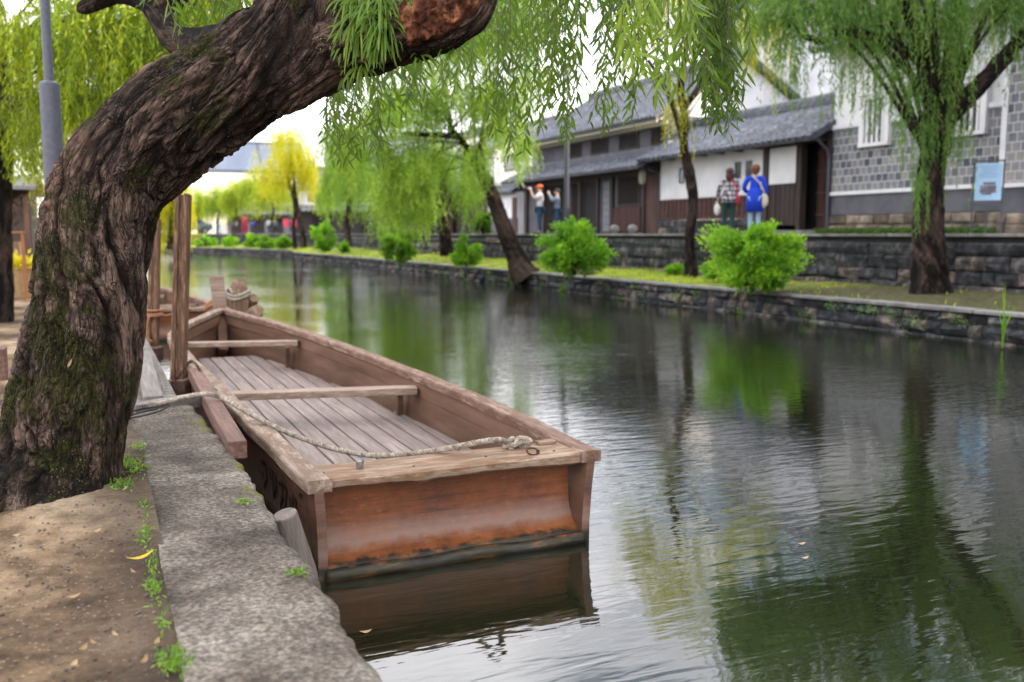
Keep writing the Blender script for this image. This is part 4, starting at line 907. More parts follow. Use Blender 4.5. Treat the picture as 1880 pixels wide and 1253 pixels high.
rope_add(mb, [kpt(-.03, 0, .0), kpt(-.02, -.02, .02), kpt(0, -.02, .035), kpt(.015, 0, .03), kpt(0, .02, .01), kpt(-.02, .01, -.01), kpt(-.03, -.015, -.005), kpt(-.01, -.03, .005), kpt(.03, -.02, .01), kpt(.075, -.005, .014), kpt(.095, .0, .01), kpt(.09, .012, -.008), kpt(.05, .01, -.006), kpt(.01, 0, .0), kpt(-.012, -.03, -.012), kpt(.01, -.035, .01), kpt(.03, -.01, .03), kpt(.05, .0, .035), kpt(.085, .0, .03), kpt(.11, .0, .012)], r=.012, pitch=.045)
tag(mb.build('mooring_rope', m_rope, smooth=True), 'twisted pale rope from the willow trunk across the near boat to its rail ring', 'rope')
mb = MB(); c0_ = atZ(240, 760, ZQ + .012)
mb.tube(spline([atZ(232, 758, ZQ + .02), atZ(262, 751, ZQ + .012), atZ(295, 746, ZQ + .03), atZ(312, 741, ZQ + .04), atZ(300, 752, ZQ + .02), atZ(270, 762, ZQ + .012), atZ(240, 768, ZQ + .012), atZ(238, 764, ZQ + .012), atZ(262, 757, ZQ + .014), atZ(290, 751, ZQ + .02)], 70), .005, 6)
tag(mb.build('black_cord', m_cord, smooth=True), 'thin black cord lying looped under the pale mooring rope on the quay', 'cord')
# fender beam on the quay rim
pb0, pb1 = atZ(436, 812, .515), atZ(357, 676, .52)
mb = MB(); d_ = (pb1 - pb0) / np.linalg.norm(pb1 - pb0); mb.bar(pb0 - (0, 0, .04), pb1 - (0, 0, .04), .088, .088)
fb = tag(mb.build('timber_beam', w_beam, bevel=.006), 'reddish square timber beam lying along the quay rim beside the near boat', 'beam')
mb = MB()
for f in (.22, .3, .75): 
    p = pb0 + (pb1 - pb0) * f + np.array([0, 0, .0045]); mb.lathe((p[0], p[1], p[2] - .004), [(.008, 0), (.008, .004), (.003, .005)], 8)
mb.build('nail_head', m_iron, fb)
def chain(mb, P, link=.036, r=.0035):
    S = spline(P, max(3, int(np.sum(np.linalg.norm(np.diff(np.asarray(P), axis=0), axis=1)) / (link * .78)))); T, A, B = frames(S)
    for i in range(len(S)):
        s_ = A[i] if i % 2 else B[i]; th = np.linspace(0, 2 * math.pi, 15)
        mb.tube([S[i] + T[i] * math.cos(q) * link * .55 + s_ * math.sin(q) * link * .3 for q in th], r, 5, cap=False)
mb = MB(); chain(mb, [atD(345, 668, 6.9), atD(352, 664, 6.8), atD(362, 672, 6.75), atD(375, 695, 6.5), atD(388, 712, 6.3), atD(400, 720, 6.2)]); chain(mb, [atD(345, 668, 6.9), atD(330, 690, 6.95), atD(315, 705, 7.0), atD(300, 728, 6.8)])
tag(mb.build('rusty_chain', m_iron), 'rusty chain hooked over the far end of the reddish beam by the tall post', 'chain')

# ------------------------------------------------------------------ posts
def hpost(label, pxb, pyb, d, ztop, w_, pxt):
    p = atD(pxb, pyb, d); q = atD(pxt, 430, d); lean = (q - p); lean = lean / lean[2]
    t = thing('mooring_post', label, 'post', (p[0], p[1], 0)); z0 = -.3
    b = np.array([p[0], p[1], p[2]]) + lean * (z0 - p[2]); e = np.array([p[0], p[1], p[2]]) + lean * (ztop - p[2]); s = _R * w_
    m = Matrix.Translation(t.location).inverted()
    for nm, o_, ww in (('cheek', -.33, .34), ('cheek', .33, .34)):
        mb = MB(); mb.bar(b + s * o_, e + s * o_, w_ * ww, w_ * .95, up=_F, a=.55); o = mb.build(nm, w_post, t, bevel=.004); o.matrix_parent_inverse = m
    mb = MB(); mb.bar(b, e - (0, 0, .01), w_ * .34, w_ * .7, up=_F, a=.3); o = mb.build('core', w_post, t); o.matrix_parent_inverse = m
    return t, b, e
t, b, e = hpost('tall near mooring post of streaked brown timber between quay and boat', 327, 722, 7.15, 1.805, .100, 335)
mb = MB(); c = atD(328, 712, 7.12); mb.box((c[0], c[1], c[2]), (.15, .15, .13), rz=-YAW); o = mb.build('shoe', w_beam, t, bevel=.006); o.matrix_parent_inverse = Matrix.Translation(t.location).inverted()
t['group'] = 'tall mooring posts'
t, b, e = hpost('second mooring post farther back, partly hidden by the big trunk, with cord wound round it', 281, 650, 9.9, 1.66, .098, 284.5)
t['group'] = 'tall mooring posts'
c = atD(281, 640, 9.85); mb = MB(); mb.box((c[0], c[1], c[2] - .06), (.16, .16, .15), rz=-YAW); o = mb.build('shoe', w_beam, t, bevel=.006); o.matrix_parent_inverse = Matrix.Translation(t.location).inverted()
mb = MB()
for k, py in enumerate((570, 577, 580)):
    c = atD(283, py, 9.9); th = np.linspace(0, 2 * math.pi, 20); mb.tube([c + _R * .075 * math.cos(a) + np.array([_F[0], _F[1], 0]) * .075 * math.sin(a) for a in th], .013, 6, cap=False)
mb.tube(spline([atD(291, 577, 9.8), atD(305, 580, 9.9), atD(325, 574, 10.2), atD(350, 568, 10.8)], 20), .012, 6); mb.tube(spline([atD(275, 580, 9.8), atD(270, 600, 9.8), atD(272, 622, 9.8), atD(280, 628, 9.8)], 16), .012, 6)
tag(mb.build('cord_lashing', m_rope2, smooth=True), 'tan cord lashed round the second mooring post', 'rope')
mb = MB(); c = atD(404, 558, 11.95)
mb.tube(spline([atD(375, 572, 11.9), atD(383, 558, 11.95), atD(393, 552, 12.0), atD(404, 555, 12.0), atD(403, 560, 11.9), atD(392, 557, 11.9), atD(382, 566, 11.85), atD(390, 561, 11.85), atD(405, 557, 11.9)], 50), .02, 7)
tag(mb.build('bow_rope', m_rope2, smooth=True), 'orange brown rope bundled round the stem of the near boat', 'rope')
# short round stub by the stern
p = atZ(522, 944, .325); q = atZ(566, 1075, -.02)
mb = MB(); ax = p - q; S = np.array([q - ax * .6, q, q + ax * .5, p - ax * .02, p]); mb.tube(S, [.058, .057, .055, .0535, .051], 22, a=.5)
tag(mb.build('wooden_stake', w_pile, bevel=.002), 'short round grey stake leaning between the quay and the stern of the near boat', 'stake')
# pile cluster past the bow
def pile(mb, a, b, r, tipr=.75, n=14):
    S = np.linspace(0, 1, 12)[:, None]; P = np.asarray(a) * (1 - S) + np.asarray(b) * S; rr_ = r * (1 + .06 * np.sin(np.arange(12) * 1.7)); rr_[-2] *= .97; rr_[-1] *= tipr; mb.tube(P, rr_, n, a=.5)
c = atD(437, 570, 12.9); t = thing('pile_cluster', 'cluster of brown round piles lashed with pale rope in the water past the near bow', 'piles', (c[0], c[1], 0))
m_ = Matrix.Translation(t.location).inverted()
for a_, b_, r_, tp in (((437, 640, 12.9), (438, 513, 12.9), .135, .55), ((421, 620, 13.1), (417, 541, 13.1), .09, .6), ((447, 600, 12.95), (474, 570, 12.5), .10, .8), ((444, 580, 13.3), (466, 547, 13.0), .09, .8)):
    mb = MB(); A_, B_ = atD(*a_), atD(*b_)
    if a_[0] in (437, 421): A_[2] = -.3
    pile(mb, A_, B_, r_, tp); o = mb.build('pile', w_pl, t); o.matrix_parent_inverse = m_
mb = MB(); th = np.linspace(0, 2 * math.pi, 30)
for k, py in enumerate((539, 545)):
    cc = atD(437, py, 12.9); mb.tube([cc + _R * .155 * math.cos(a) + np.array([_F[0], _F[1], 0]) * .155 * math.sin(a) + np.array([0, 0, .03 * math.cos(a * 2)]) for a in th], .022, 7, cap=False)
cc = atD(428, 541, 12.8); mb.tube(spline([atD(428, 540, 12.75), atD(420, 530, 12.8), atD(412, 545, 12.8), atD(409, 568, 12.8), atD(411, 590, 12.8)], 20), .02, 7)
o = mb.build('lashing', m_rope, t, smooth=True); o.matrix_parent_inverse = m_
# landing deck beyond the quay slab
t = thing('landing_deck', 'grey slatted wooden landing deck beyond the concrete quay, behind the trunk', 'deck', (.2, 6, .3)); m_ = Matrix.Translation(t.location).inverted()
mb = MB(); y = 5.93
while y < 10.4: mb.box((.18, y + .05, .40), (.56, .10, .04), a=rs.uniform(.3, .7)); y += .118
o = mb.build('slats', w_deck, t, bevel=.004); o.matrix_parent_inverse = m_
mb = MB(); mb.bar(atZ(282, 742, .44), atZ(262, 655, .44), .12, .10, a=.7); o = mb.build('edge_beam', w_deck, t, bevel=.006); o.matrix_parent_inverse = m_
mb = MB(); 
for yy_ in (6.2, 8.0, 10.0):
    for xx in (-.05, .42): mb.tube([(xx, yy_, -.3), (xx, yy_, .38)], .05, 10)
o = mb.build('legs', w_pile, t); o.matrix_parent_inverse = m_
mb = MB(); a_, b_ = atZ(240, 757, .47), atZ(372, 735, .47); mb.bar(a_ + (0, .03, .0), b_ + (0, .03, .0), .1, .08, a=.6); o = mb.build('cross_beam', w_deck, t, bevel=.006); o.matrix_parent_inverse = m_

# ------------------------------------------------------------------ lamps, sign, stones
def lamp(name, label, base, h, r1, hs, r2, mat):
    t = thing(name, label, 'street lamp', base)
    mb = MB(); mb.lathe((0, 0, 0), [(r1 * 1.6, 0), (r1 * 1.6, .05), (r1 * 1.05, .08), (r1, .12), (r1 * .98, hs - .01), (r1 * .9, hs), (r2, hs + .012), (r2 * .9, h)], 24); mb.build('pole', mat, t, smooth=False)
    mb = MB(); mb.lathe((0, 0, h), [(.05, 0), (.14, .03), (.16, .08), (.13, .09)], 16); mb.lathe((0, 0, h + .42), [(.19, 0), (.20, .02), (.10, .12), (.02, .2), (.012, .26)], 16); mb.build('lamp_cap', m_dkmetal, t)
    mb = MB(); mb.lathe((0, 0, h + .09), [(.11, 0), (.15, .16), (.16, .32)], 16); mb.build('lamp_glass', flat('frosted_lamp_glass', (.6, .6, .58), .4), t)
    mb = MB()
    for k in range(6): a = k * math.pi / 3; mb.tube([(.12 * math.cos(a), .12 * math.sin(a), h + .07), (.17 * math.cos(a), .17 * math.sin(a), h + .43)], .008, 5)
    mb.build('cage', m_dkmetal, t); return t
p = atX(1040, 430, 14.25)
lamp('street_lamp', 'dark street lamp on the far walkway, behind the round bush', (p[0], p[1], Z), 4.9, .085, 3.9, .045, m_dkmetal)
p = atD(106, 430, 6.4)
lamp('street_lamp', 'grey lamp post behind the big leaning trunk at the left of the photo', (p[0], p[1], ZQ - .04), 4.6, .066, 2.09 + 0.0, .031, m_metal)
p = atX(1809, 430, 14.7); yaws = -math.atan2(*[k for k in (p[1], p[0])][::-1]) if False else R(-62)
t = thing('information_sign', 'pale blue information sign on thin dark legs by the right willow', 'sign', (p[0], p[1], Z), rz=R(-52))
k_ = p[0] / .878 / 1700
for s in (-1, 1): mb = MB(); mb.box((s * .24, 0, .66), (.03, .03, 1.32)); mb.build('leg', m_dkmetal, t)
mb = MB(); mb.box((0, 0, 1.30), (.50, .025, .03)); mb.box((0, .0, .52), (.45, .02, .03)); mb.box((0, .0, .25), (.03, .02, .5)); mb.build('crossbar', m_dkmetal, t)
m_blue = flat('pale_blue_panel', (.33, .52, .72), .5, .12, 4)
mb = MB(); mb.box((0, -.005, .93), (.43, .03, .66)); pn = mb.build('panel', m_blue, t, bevel=.004)
mb = MB(); mb.box((.0, -.0225, .80), (.26, .003, .13), a=.6); mb.box((.02, -.0225, .90), (.20, .003, .05), a=.3); mb.box((-.02, -.0225, .715), (.16, .003, .03), a=.5); mb.build('picture', flat('picture_print', (.16, .15, .18), .5, .6, 9), pn)
mb = MB()
for k in range(5): mb.box((.0 + .01 * (k % 2), -.0225, 1.20 - k * .045), (.30 - .04 * (k % 3), .003, .012)); 
mb.build('text_lines', flat('faint_print', (.2, .3, .45)), pn)
for lab, px, dz in (('left round white stone ball on the far walkway by the merchant house', 1128, .0), ('right round white stone ball on the far walkway by the merchant house', 1161, .01)):
    q = atX(px, 430, 14.35); mb = MB(); mb.lathe((0, 0, 0), [(.10, 0), (.11, .03)], 12); mb.ell((0, 0, .15), (.15, .15, .13), noise=.05)
    tag(mb.build('stone_ball', m_cope, smooth=True, loc=None), lab, 'stone', 'round stones'); o = SC.objects[-1] if False else bpy.context.scene.collection.objects[-1]; o.location = (q[0], q[1], Z)
mb = MB(); q = atZ(1072, 500, ZT + .08); mb.ell((0, 0, 0), (.32, .22, .17), noise=.25, seed=3); o = mb.build('rock', m_basest, smooth=True); o.location = (q[0] , q[1], ZT + .12); tag(o, 'brownish rock at the foot of the round bush on the terrace', 'rock')
# car far away
p = atD(348, 428, 92)
t = thing('parked_car', 'dark grey green car parked beyond the canal bend beside the near post', 'car', (p[0], p[1], Z), rz=R(8))
m_car = flat('car_paint', (.07, .10, .10), .25, .1)
prof = [(-2.1, .35), (-2.12, .75), (-1.9, .9), (-1.15, .98), (-.6, 1.42), (.9, 1.45), (1.55, 1.05), (2.05, .95), (2.1, .4)]
mb = MB(); n = len(prof)
ys_ = [(-.84, .0), (-.80, .03), (.80, .03), (.84, .0)]
V = []
for y_, s_ in ys_:
    for x, z in prof: V.append((x, y_ * (1 if z < 1.0 else .84), z))
Q = [(k * n + i, k * n + i + 1, (k + 1) * n + i + 1, (k + 1) * n + i) for k in range(3) for i in range(n - 1)] + [(n - 1 + k * n, k * n, (k + 1) * n, (k + 2) * n - 1) for k in range(3)]
mb.add(V, Q, [list(range(n))[::-1], list(range(3 * n, 4 * n))]); mb.build('body', m_car, t)
mb = MB(); mb.box((.15, 0, 1.2), (1.5, 1.47, .28)); mb.build('window', m_glass, t)
for x in (-1.3, 1.3):
    for y_ in (-.8, .8):
        mb = MB(); mb.tube([(x, y_ - .1, .32), (x, y_ + .1, .32)], .32, 18); wl = mb.build('wheel', m_black, t); mb = MB(); mb.tube([(x, y_ - .11, .32), (x, y_ + .11, .32)], .18, 12); mb.build('rim', m_steel, wl)
for y_ in (-.6, .6): mb = MB(); mb.box((-2.1, y_, .68), (.06, .25, .12)); mb.build('headlight', m_steel, t)
# banners of the distant shop
m_red = flat('red_cloth', (.30, .03, .06), .8)
for px, lab in ((450, 'tall red banner hanging at the left of the distant shop row'), (526, 'smaller red banner left of the twin trunk willow'), (546, 'smaller red banner right of the twin trunk willow')):
    q = atD(px, 430, 104 if px > 500 else 101); h_ = 1.75 if px == 450 else .9; z0 = .15 if px == 450 else .8
    t = thing('banner', lab, 'banner', (q[0], q[1], Z)); mb = MB(); G = np.array([[(x, .04 * math.sin(z * 5), z) for x in (-.33, -.1, .1, .33)] for z in np.linspace(z0, z0 + h_, 8)]); mb.grid(G); mb.grid(G + np.array([0, .01, 0]), flip=True); mb.build('cloth', m_red, t)
    mb = MB(); mb.tube([(-.36, 0, 0), (-.36, 0, 2.3)], .02, 6); mb.tube([(-.36, 0, z0 + h_ + .02), (.35, 0, z0 + h_ + .02)], .015, 6); mb.build('pole', m_dkmetal, t)
# left edge props
p = atZ(2, 570, ZQ); t = thing('stone_pillar', 'grey stone block wall at the left edge beside the yellow lit planter', 'wall', (p[0] - .1, p[1] + .3, ZQ - .04))
mb = MB(); 
for k in range(4): mb.box((-.35 + rs.uniform(-.02, .02), .1 * k * 0, .12 + .25 * k), (.78, .9, .24), a=rs.uniform(.3, .7))
mb.build('blocks', m_cope, t, bevel=.02)
p = atZ(42, 545, ZQ); t = thing('planter', 'tan stone planter with yellow green plants, left of the trunk', 'planter', (p[0], p[1] + .4, ZQ - .04))
mb = MB(); mb.lathe((0, 0, 0), [(.20, 0), (.26, .45), (.28, .50), (.24, .50), (.22, .46)], 14); mb.build('pot', flat('tan_pot', (.36, .24, .12)), t)
mb = MB(); N = 500; d_ = rs.normal(size=(N, 3)); d_[:, 2] = abs(d_[:, 2]) + .3; leaf_add(mb, np.array([0, 0, .45]) + d_ * .08, d_, .12, .05, rs.uniform(.4, 1, N)); mb.build('plant', leafmat('yellow_plant_leaf', (.2, .25, .02), (.45, .42, .04), (.6, .5, .05), .4), t)
p = atZ(25, 560, ZQ); t = thing('wooden_bench', 'small orange brown wooden stand beside the hut at the left edge', 'stand', (p[0] - .1, p[1] + 1.5, ZQ - .04))
m_ow = flat('orange_wood', (.34, .15, .07))
mb = MB(); mb.box((0, 0, 1.10), (.42, .3, .03)); mb.build('top', m_ow, t)
for sx in (-.18, .18):
    for sy in (-.12, .12): mb = MB(); mb.box((sx, sy, .55), (.035, .035, 1.07)); mb.build('leg', m_ow, t)
mb = MB(); mb.box((0, -.13, 1.5), (.03, .03, .76)); mb.box((-.16, -.13, 1.5), (.03, .03, .76)); mb.box((-.08, -.13, 1.87), (.19, .03, .03)); mb.box((-.08, -.13, 1.5), (.13, .03, .03)); mb.build('frame', m_ow, t)
p = atZ(0, 700, ZQ); mb = MB(); mb.box((p[0] - .08, p[1] + .25, ZQ + .09), (.22, .18, .24)); tag(mb.build('wooden_stump', w_beam, bevel=.01), 'dark red wooden block on the dirt at the left edge beside the roots', 'block')
# ------------------------------------------------------------------ people
def skinmesh(J, E, mat, name, parent=None, sub=2, root='pelvis'):
    names = list(J); idx = {k: i for i, k in enumerate(names)}
    me = bpy.data.meshes.new(name); me.from_pydata([J[k][0] for k in names], [(idx[a], idx[b]) for a, b in E], [])
    o = bpy.data.objects.new(name, me); COL.objects.link(o)
    sk = o.modifiers.new('skin', 'SKIN'); sk.use_smooth_shade = True; sk.branch_smoothing = .6
    for k in names:
        r = J[k][1]; r = r if isinstance(r, tuple) else (r, r); me.skin_vertices[0].data[idx[k]].radius = r
    me.skin_vertices[0].data[idx.get(root, 0)].use_root = True
    su = o.modifiers.new('sub', 'SUBSURF'); su.levels = sub; su.render_levels = sub
    dg = bpy.context.evaluated_depsgraph_get(); dg.update()
    m2 = bpy.data.meshes.new_from_object(o.evaluated_get(dg)); o.modifiers.clear(); o.data = m2; m2.name = name
    m2.materials.clear(); m2.materials.append(mat); at = m2.attributes.new('v', 'FLOAT', 'POINT'); at.data.foreach_set('value', np.full(len(m2.vertices), .5, np.float32))
    for p_ in m2.polygons: p_.use_smooth = True
    if parent is not None: o.parent = parent
    return o
m_skin = flat('skin', (.50, .30, .22), .55, .08)
m_hairb = flat('dark_brown_hair', (.055, .022, .018), .5, .3); m_hairr = flat('reddish_brown_hair', (.13, .05, .03), .5, .3); m_hairk = flat('black_hair', (.015, .013, .013), .5, .3)
def person(label, loc, rz, H, pose, top, bot, hair, hairkind, skirt=None, toplen=.0, extra=None, group=None, sub=2, shoes=None, sleeve=True, pants=None):
    """pose: dict of joint offsets; figure faces +Y, 1.0 = full height"""
    s = H
    J = {'pelvis': ((0, 0, .53), (.088, .062)), 'waist': ((0, .005, .61), (.072, .052)), 'chest': ((0, .0, .715), (.085, .058)), 'neckb': ((0, -.005, .815), (.040, .036)),
         'neck': ((0, .0, .85), (.029, .030)), 'jaw': ((0, .012, .885), (.038, .044)), 'head': ((0, .006, .935), (.047, .056)), 'crown': ((0, .0, .975), (.034, .042))}
    for sd, nm in ((-1, 'l'), (1, 'r')):
        J['sh' + nm] = ((sd * .105, 0, .80), .034); J['el' + nm] = ((sd * .135, -.01, .64), .024); J['wr' + nm] = ((sd * .14, .02, .50), .016); J['ha' + nm] = ((sd * .14, .032, .462), (.020, .011))
        J['hip' + nm] = ((sd * .052, 0, .50), .056); J['kn' + nm] = ((sd * .055, .01, .28), .035); J['an' + nm] = ((sd * .057, -.01, .045), .022); J['toe' + nm] = ((sd * .065, .075, .018), (.024, .014))
    for k, v in pose.items(): J[k] = (v, J[k][1])
    Jf = {}
    E = [('pelvis', 'waist'), ('waist', 'chest'), ('chest', 'neckb'), ('neckb', 'neck'), ('neck', 'jaw'), ('jaw', 'head'), ('head', 'crown')]
    for nm in 'lr':
        E += [('neckb', 'sh' + nm), ('sh' + nm, 'el' + nm), ('el' + nm, 'wr' + nm), ('wr' + nm, 'ha' + nm), ('pelvis', 'hip' + nm), ('hip' + nm, 'kn' + nm), ('kn' + nm, 'an' + nm), ('an' + nm, 'toe' + nm)]
        if sub > 1:
            h = np.array(J['ha' + nm][0]); w_ = np.array(J['wr' + nm][0]); d = (h - w_) / max(np.linalg.norm(h - w_), 1e-6); sd_ = np.cross(d, (1, 0, .3)); sd_ /= np.linalg.norm(sd_)
            for f in range(4):
                a = h + sd_ * (f - 1.5) * .010 + d * .012; b = a + d * (.026 + .005 * (f in (1, 2))) + np.array([0, .008, -.004]); J[f'f{f}{nm}'] = (tuple(b), .0052); J[f'g{f}{nm}'] = (tuple(a), .006); E += [('ha' + nm, f'g{f}{nm}'), (f'g{f}{nm}', f'f{f}{nm}')]
            b = w_ + d * .022 + sd_ * .028; J['th' + nm] = (tuple(b), .006); E += [('wr' + nm, 'th' + nm)]
    JS = {k: (tuple(np.array(v[0]) * s), tuple(np.array(v[1]) * s) if isinstance(v[1], tuple) else v[1] * s) for k, v in J.items()}
    o = skinmesh(JS, E, m_skin, 'person', None, sub)
    # nose and ears joined to the head surface
    o.location = loc; o.rotation_euler.z = rz; tag(o, label, 'person', group)
    hd = np.array(JS['head'][0])
    mb = MB(); mb.ell(hd + np.array([0, .058, -.022]) * s, np.array([.010, .014, .018]) * s, 8, 6)
    for sd in (-1, 1): mb.ell(hd + np.array([sd * .047, -.004, -.018]) * s, np.array([.007, .014, .02]) * s, 8, 6)
    fe = mb.build('face_features', m_skin, o, smooth=True)
    mb = MB()
    for sd in (-1, 1): mb.ell(hd + np.array([sd * .02, .0535, -.006]) * s, np.array([.007, .004, .005]) * s, 8, 6)
    mb.ell(hd + np.array([0, .052, -.045]) * s, np.array([.014, .004, .004]) * s, 8, 6); mb.build('eyes_and_mouth', m_hairk, o)
    def inflate(keys, ed, mat, nm, dr, over={}, root='pelvis'):
        K = {}
        for k in keys:
            p_, r = JS[k]; r = r if isinstance(r, tuple) else (r, r); r = over.get(k, tuple(x + dr * s for x in r)); K[k] = (p_, r)
        return K
    K = inflate(['pelvis', 'waist', 'chest', 'neckb', 'shl', 'shr', 'ell', 'elr'] + (['wrl', 'wrr'] if sleeve else []), None, top, 'shirt', .015)
    Es = [('pelvis', 'waist'), ('waist', 'chest'), ('chest', 'neckb'), ('neckb', 'shl'), ('neckb', 'shr'), ('shl', 'ell'), ('shr', 'elr')] + ([('ell', 'wrl'), ('elr', 'wrr')] if sleeve else [])
    sh_ = skinmesh(K, Es, top, 'shirt', o, sub)
    if toplen:
        mb = MB(); mb.lathe((0, 0, 0), [(.085 * s, .66 * s), (.108 * s, .60 * s), (.124 * s, .52 * s), (.130 * s, (.53 - toplen) * s), (.124 * s, (.532 - toplen) * s), (.11 * s, .56 * s)], 22, sy=.86); mb.build('hem', top, sh_, smooth=True)
    K = inflate(['pelvis', 'hipl', 'hipr', 'knl', 'knr', 'anl', 'anr'], None, bot, 'trousers', .007)
    skinmesh(K, [('pelvis', 'hipl'), ('pelvis', 'hipr'), ('hipl', 'knl'), ('hipr', 'knr'), ('knl', 'anl'), ('knr', 'anr')], bot, 'trousers', o, sub)
    for nm in 'lr':
        a = np.array(JS['an' + nm][0]); b = np.array(JS['toe' + nm][0]); mb = MB(); mb.ell((a + b) / 2 + np.array([0, .01 * s, -.006 * s]), np.array([.030, .075, .024]) * s, 10, 7); mb.build('shoe', shoes or m_hairk, o, smooth=True)
    mb = MB(); h = hd
    if hairkind == 'long':
        mb.ell(h + np.array([0, -.010, .010]) * s, np.array([.062, .066, .066]) * s, 16, 10, noise=.06); mb.ell(h + np.array([0, -.036, -.065]) * s, np.array([.066, .040, .092]) * s, 16, 12, noise=.10)
    elif hairkind == 'short':
        mb.ell(h + np.array([0, -.012, .008]) * s, np.array([.066, .068, .070]) * s, 16, 10, noise=.12); mb.ell(h + np.array([0, -.03, -.03]) * s, np.array([.058, .042, .05]) * s, 12, 9, noise=.15)
    else:
        mb.ell(h + np.array([0, -.012, .014]) * s, np.array([.054, .060, .056]) * s, 14, 9, noise=.04)
    mb.build('hair', hair, o, smooth=True)
    return o, JS
def face_rz(v): return math.atan2(-v[0], v[1])
# plaid shirt
pm = NT('plaid_cloth'); co = pm.coord(); sx = pm.n('SeparateXYZ', {0: co})
def stripes(sock, f): return pm.math('LESS_THAN', pm.math('FRACT', pm.math('MULTIPLY', sock, f)), .42)
a_ = pm.math('ADD', stripes(pm.math('ADD', sx.outputs[0], sx.outputs[1]), 8.5), stripes(sx.outputs[2], 8.5))
m_plaid = pm.out(pm.pbr(color=pm.ramp(pm.math('MULTIPLY', a_, .5), [(0, (.50, .47, .50)), (.5, (.13, .11, .14)), (1, (.02, .016, .03))], 'CONSTANT'), rough=.85))
away = np.array([.62, .78])
m_greenp = flat('dark_green_cloth', (.012, .05, .045), .8); m_jl = flat('light_denim', (.25, .40, .55), .8); m_jd = flat('navy_denim', (.025, .06, .12), .8)
m_bluet = flat('cobalt_blue_cloth', (.008, .045, .48), .75, .15); m_lil = flat('pale_lilac_cloth', (.50, .48, .56), .85, .1); m_creamc = flat('cream_canvas', (.50, .45, .38), .85, .15)
m_orc = flat('orange_cloth', (.75, .12, .02), .7, .1); m_grv = flat('blue_grey_cloth', (.14, .18, .25), .8); m_redb = flat('crimson_strap', (.50, .015, .05), .6, .1); m_whb = flat('white_bag_cloth', (.6, .6, .58), .8)
def px_person(px, X): q = atX(px, 425, X); return (float(q[0]), float(q[1]), Z)
L1 = px_person(1337, 14.75); rz1 = face_rz(away)
w1, J1 = person('woman with long dark brown hair in a plaid shirt, seen from behind', L1, rz1 + .15, 1.66,
    {'ell': (-.155, -.01, .66), 'wrl': (-.165, .02, .53), 'hal': (-.168, .03, .495), 'elr': (.14, .03, .67), 'wrr': (.09, .10, .62), 'har': (.075, .11, .60), 'anl': (-.06, .06, .05), 'toel': (-.065, .14, .03), 'knl': (-.055, .05, .285)},
    m_plaid, m_greenp, m_hairb, 'long', toplen=.05)
def loc2w(L, rz, v): c, s_ = math.cos(rz), math.sin(rz); return (L[0] + v[0] * c - v[1] * s_, L[1] + v[0] * s_ + v[1] * c, L[2] + v[2])
def bag(label, name, L, rz, c, sz, mat, straps, smat=None):
    t = thing(name, label, 'bag', loc2w(L, rz, (c[0], c[1], c[2] - sz[2] / 2)), rz=rz)
    mb = MB(); mb.ell((0, 0, sz[2] / 2), (sz[0] / 2, sz[1] / 2, sz[2] / 2), 14, 10, noise=.12); o = mb.build('bag_body', mat, t, smooth=True)
    mb = MB(); P = spline([np.array(v) - np.array([c[0], c[1], c[2] - sz[2] / 2]) for v in straps], 24); mb.tube(P, .016, 6, flat=.4); mb.build('strap', smat or mat, t, smooth=True)
L1r = rz1 + .15
bag('crimson shoulder bag with red strap on the back of the woman in the plaid shirt', 'shoulder_bag', L1, L1r, (.20, -.04, .86), (.15, .10, .26), m_redb, [(.20, -.05, .95), (.17, -.11, 1.12), (.09, -.13, 1.28), (.03, -.08, 1.38), (0, .02, 1.37)])
bag('white bag held in the left hand of the woman in the plaid shirt', 'hand_bag', L1, L1r, (-.28, .04, .62), (.17, .14, .30), m_whb, [(-.32, .05, .72), (-.29, .05, .83), (-.25, .05, .72)])
L2 = px_person(1384, 14.6); rz2 = face_rz(away) - .1
w2, J2 = person('woman with short reddish brown hair in a cobalt blue tunic, seen from behind', L2, rz2, 1.66,
    {'ell': (-.165, .0, .67), 'wrl': (-.12, .09, .60), 'hal': (-.105, .12, .60), 'elr': (.15, -.01, .65), 'wrr': (.155, .02, .53)}, m_bluet, m_jl, m_hairr, 'short', toplen=.21)
bag('cream cloth shoulder bag with wide strap on the woman in cobalt blue', 'shoulder_bag', L2, rz2, (.21, -.03, .80), (.22, .13, .36), m_creamc, [(.23, -.05, .95), (.17, -.12, 1.12), (.06, -.145, 1.27), (-.06, -.09, 1.38), (-.10, .0, 1.36)])
lv = -_R[:2]
L3 = px_person(991, 14.45); rz3 = face_rz(lv + np.array([.0, .25]))
arm = {'ell': (-.12, .10, .72), 'wrl': (-.05, .18, .88), 'hal': (-.035, .185, .915), 'elr': (.13, .11, .73), 'wrr': (.07, .19, .88), 'har': (.05, .195, .915)}
arm3 = dict(arm); arm3.update({'elr': (.15, -.02, .66), 'wrr': (.14, .07, .56), 'har': (.12, .10, .54)})
w3, J3 = person('man in an orange cap and pale shirt holding up a camera by the merchant house', L3, rz3, 1.72, arm3, m_lil, m_jd, m_hairk, 'crop', sleeve=False)
mb = MB(); hd = np.array(J3['head'][0]); mb.ell(hd + np.array([0, -.006, .055]), (.094, .112, .075), 16, 9); mb.ell(hd + np.array([0, .12, .04]), (.075, .08, .012), 12, 6); mb.build('cap', m_orc, w3, smooth=True)
mb = MB(); mb.box((0, 0, 0), (.14, .05, .09)); mb.tube([(0, .02, 0), (0, .09, 0)], .032, 12); o = tag(mb.build('camera', m_lil, bevel=.006), 'small camera held up by the man in the orange cap', 'camera'); o.location = loc2w(L3, rz3, (-.05, .345, 1.60)); o.rotation_euler.z = rz3
L4 = px_person(1023, 14.9)
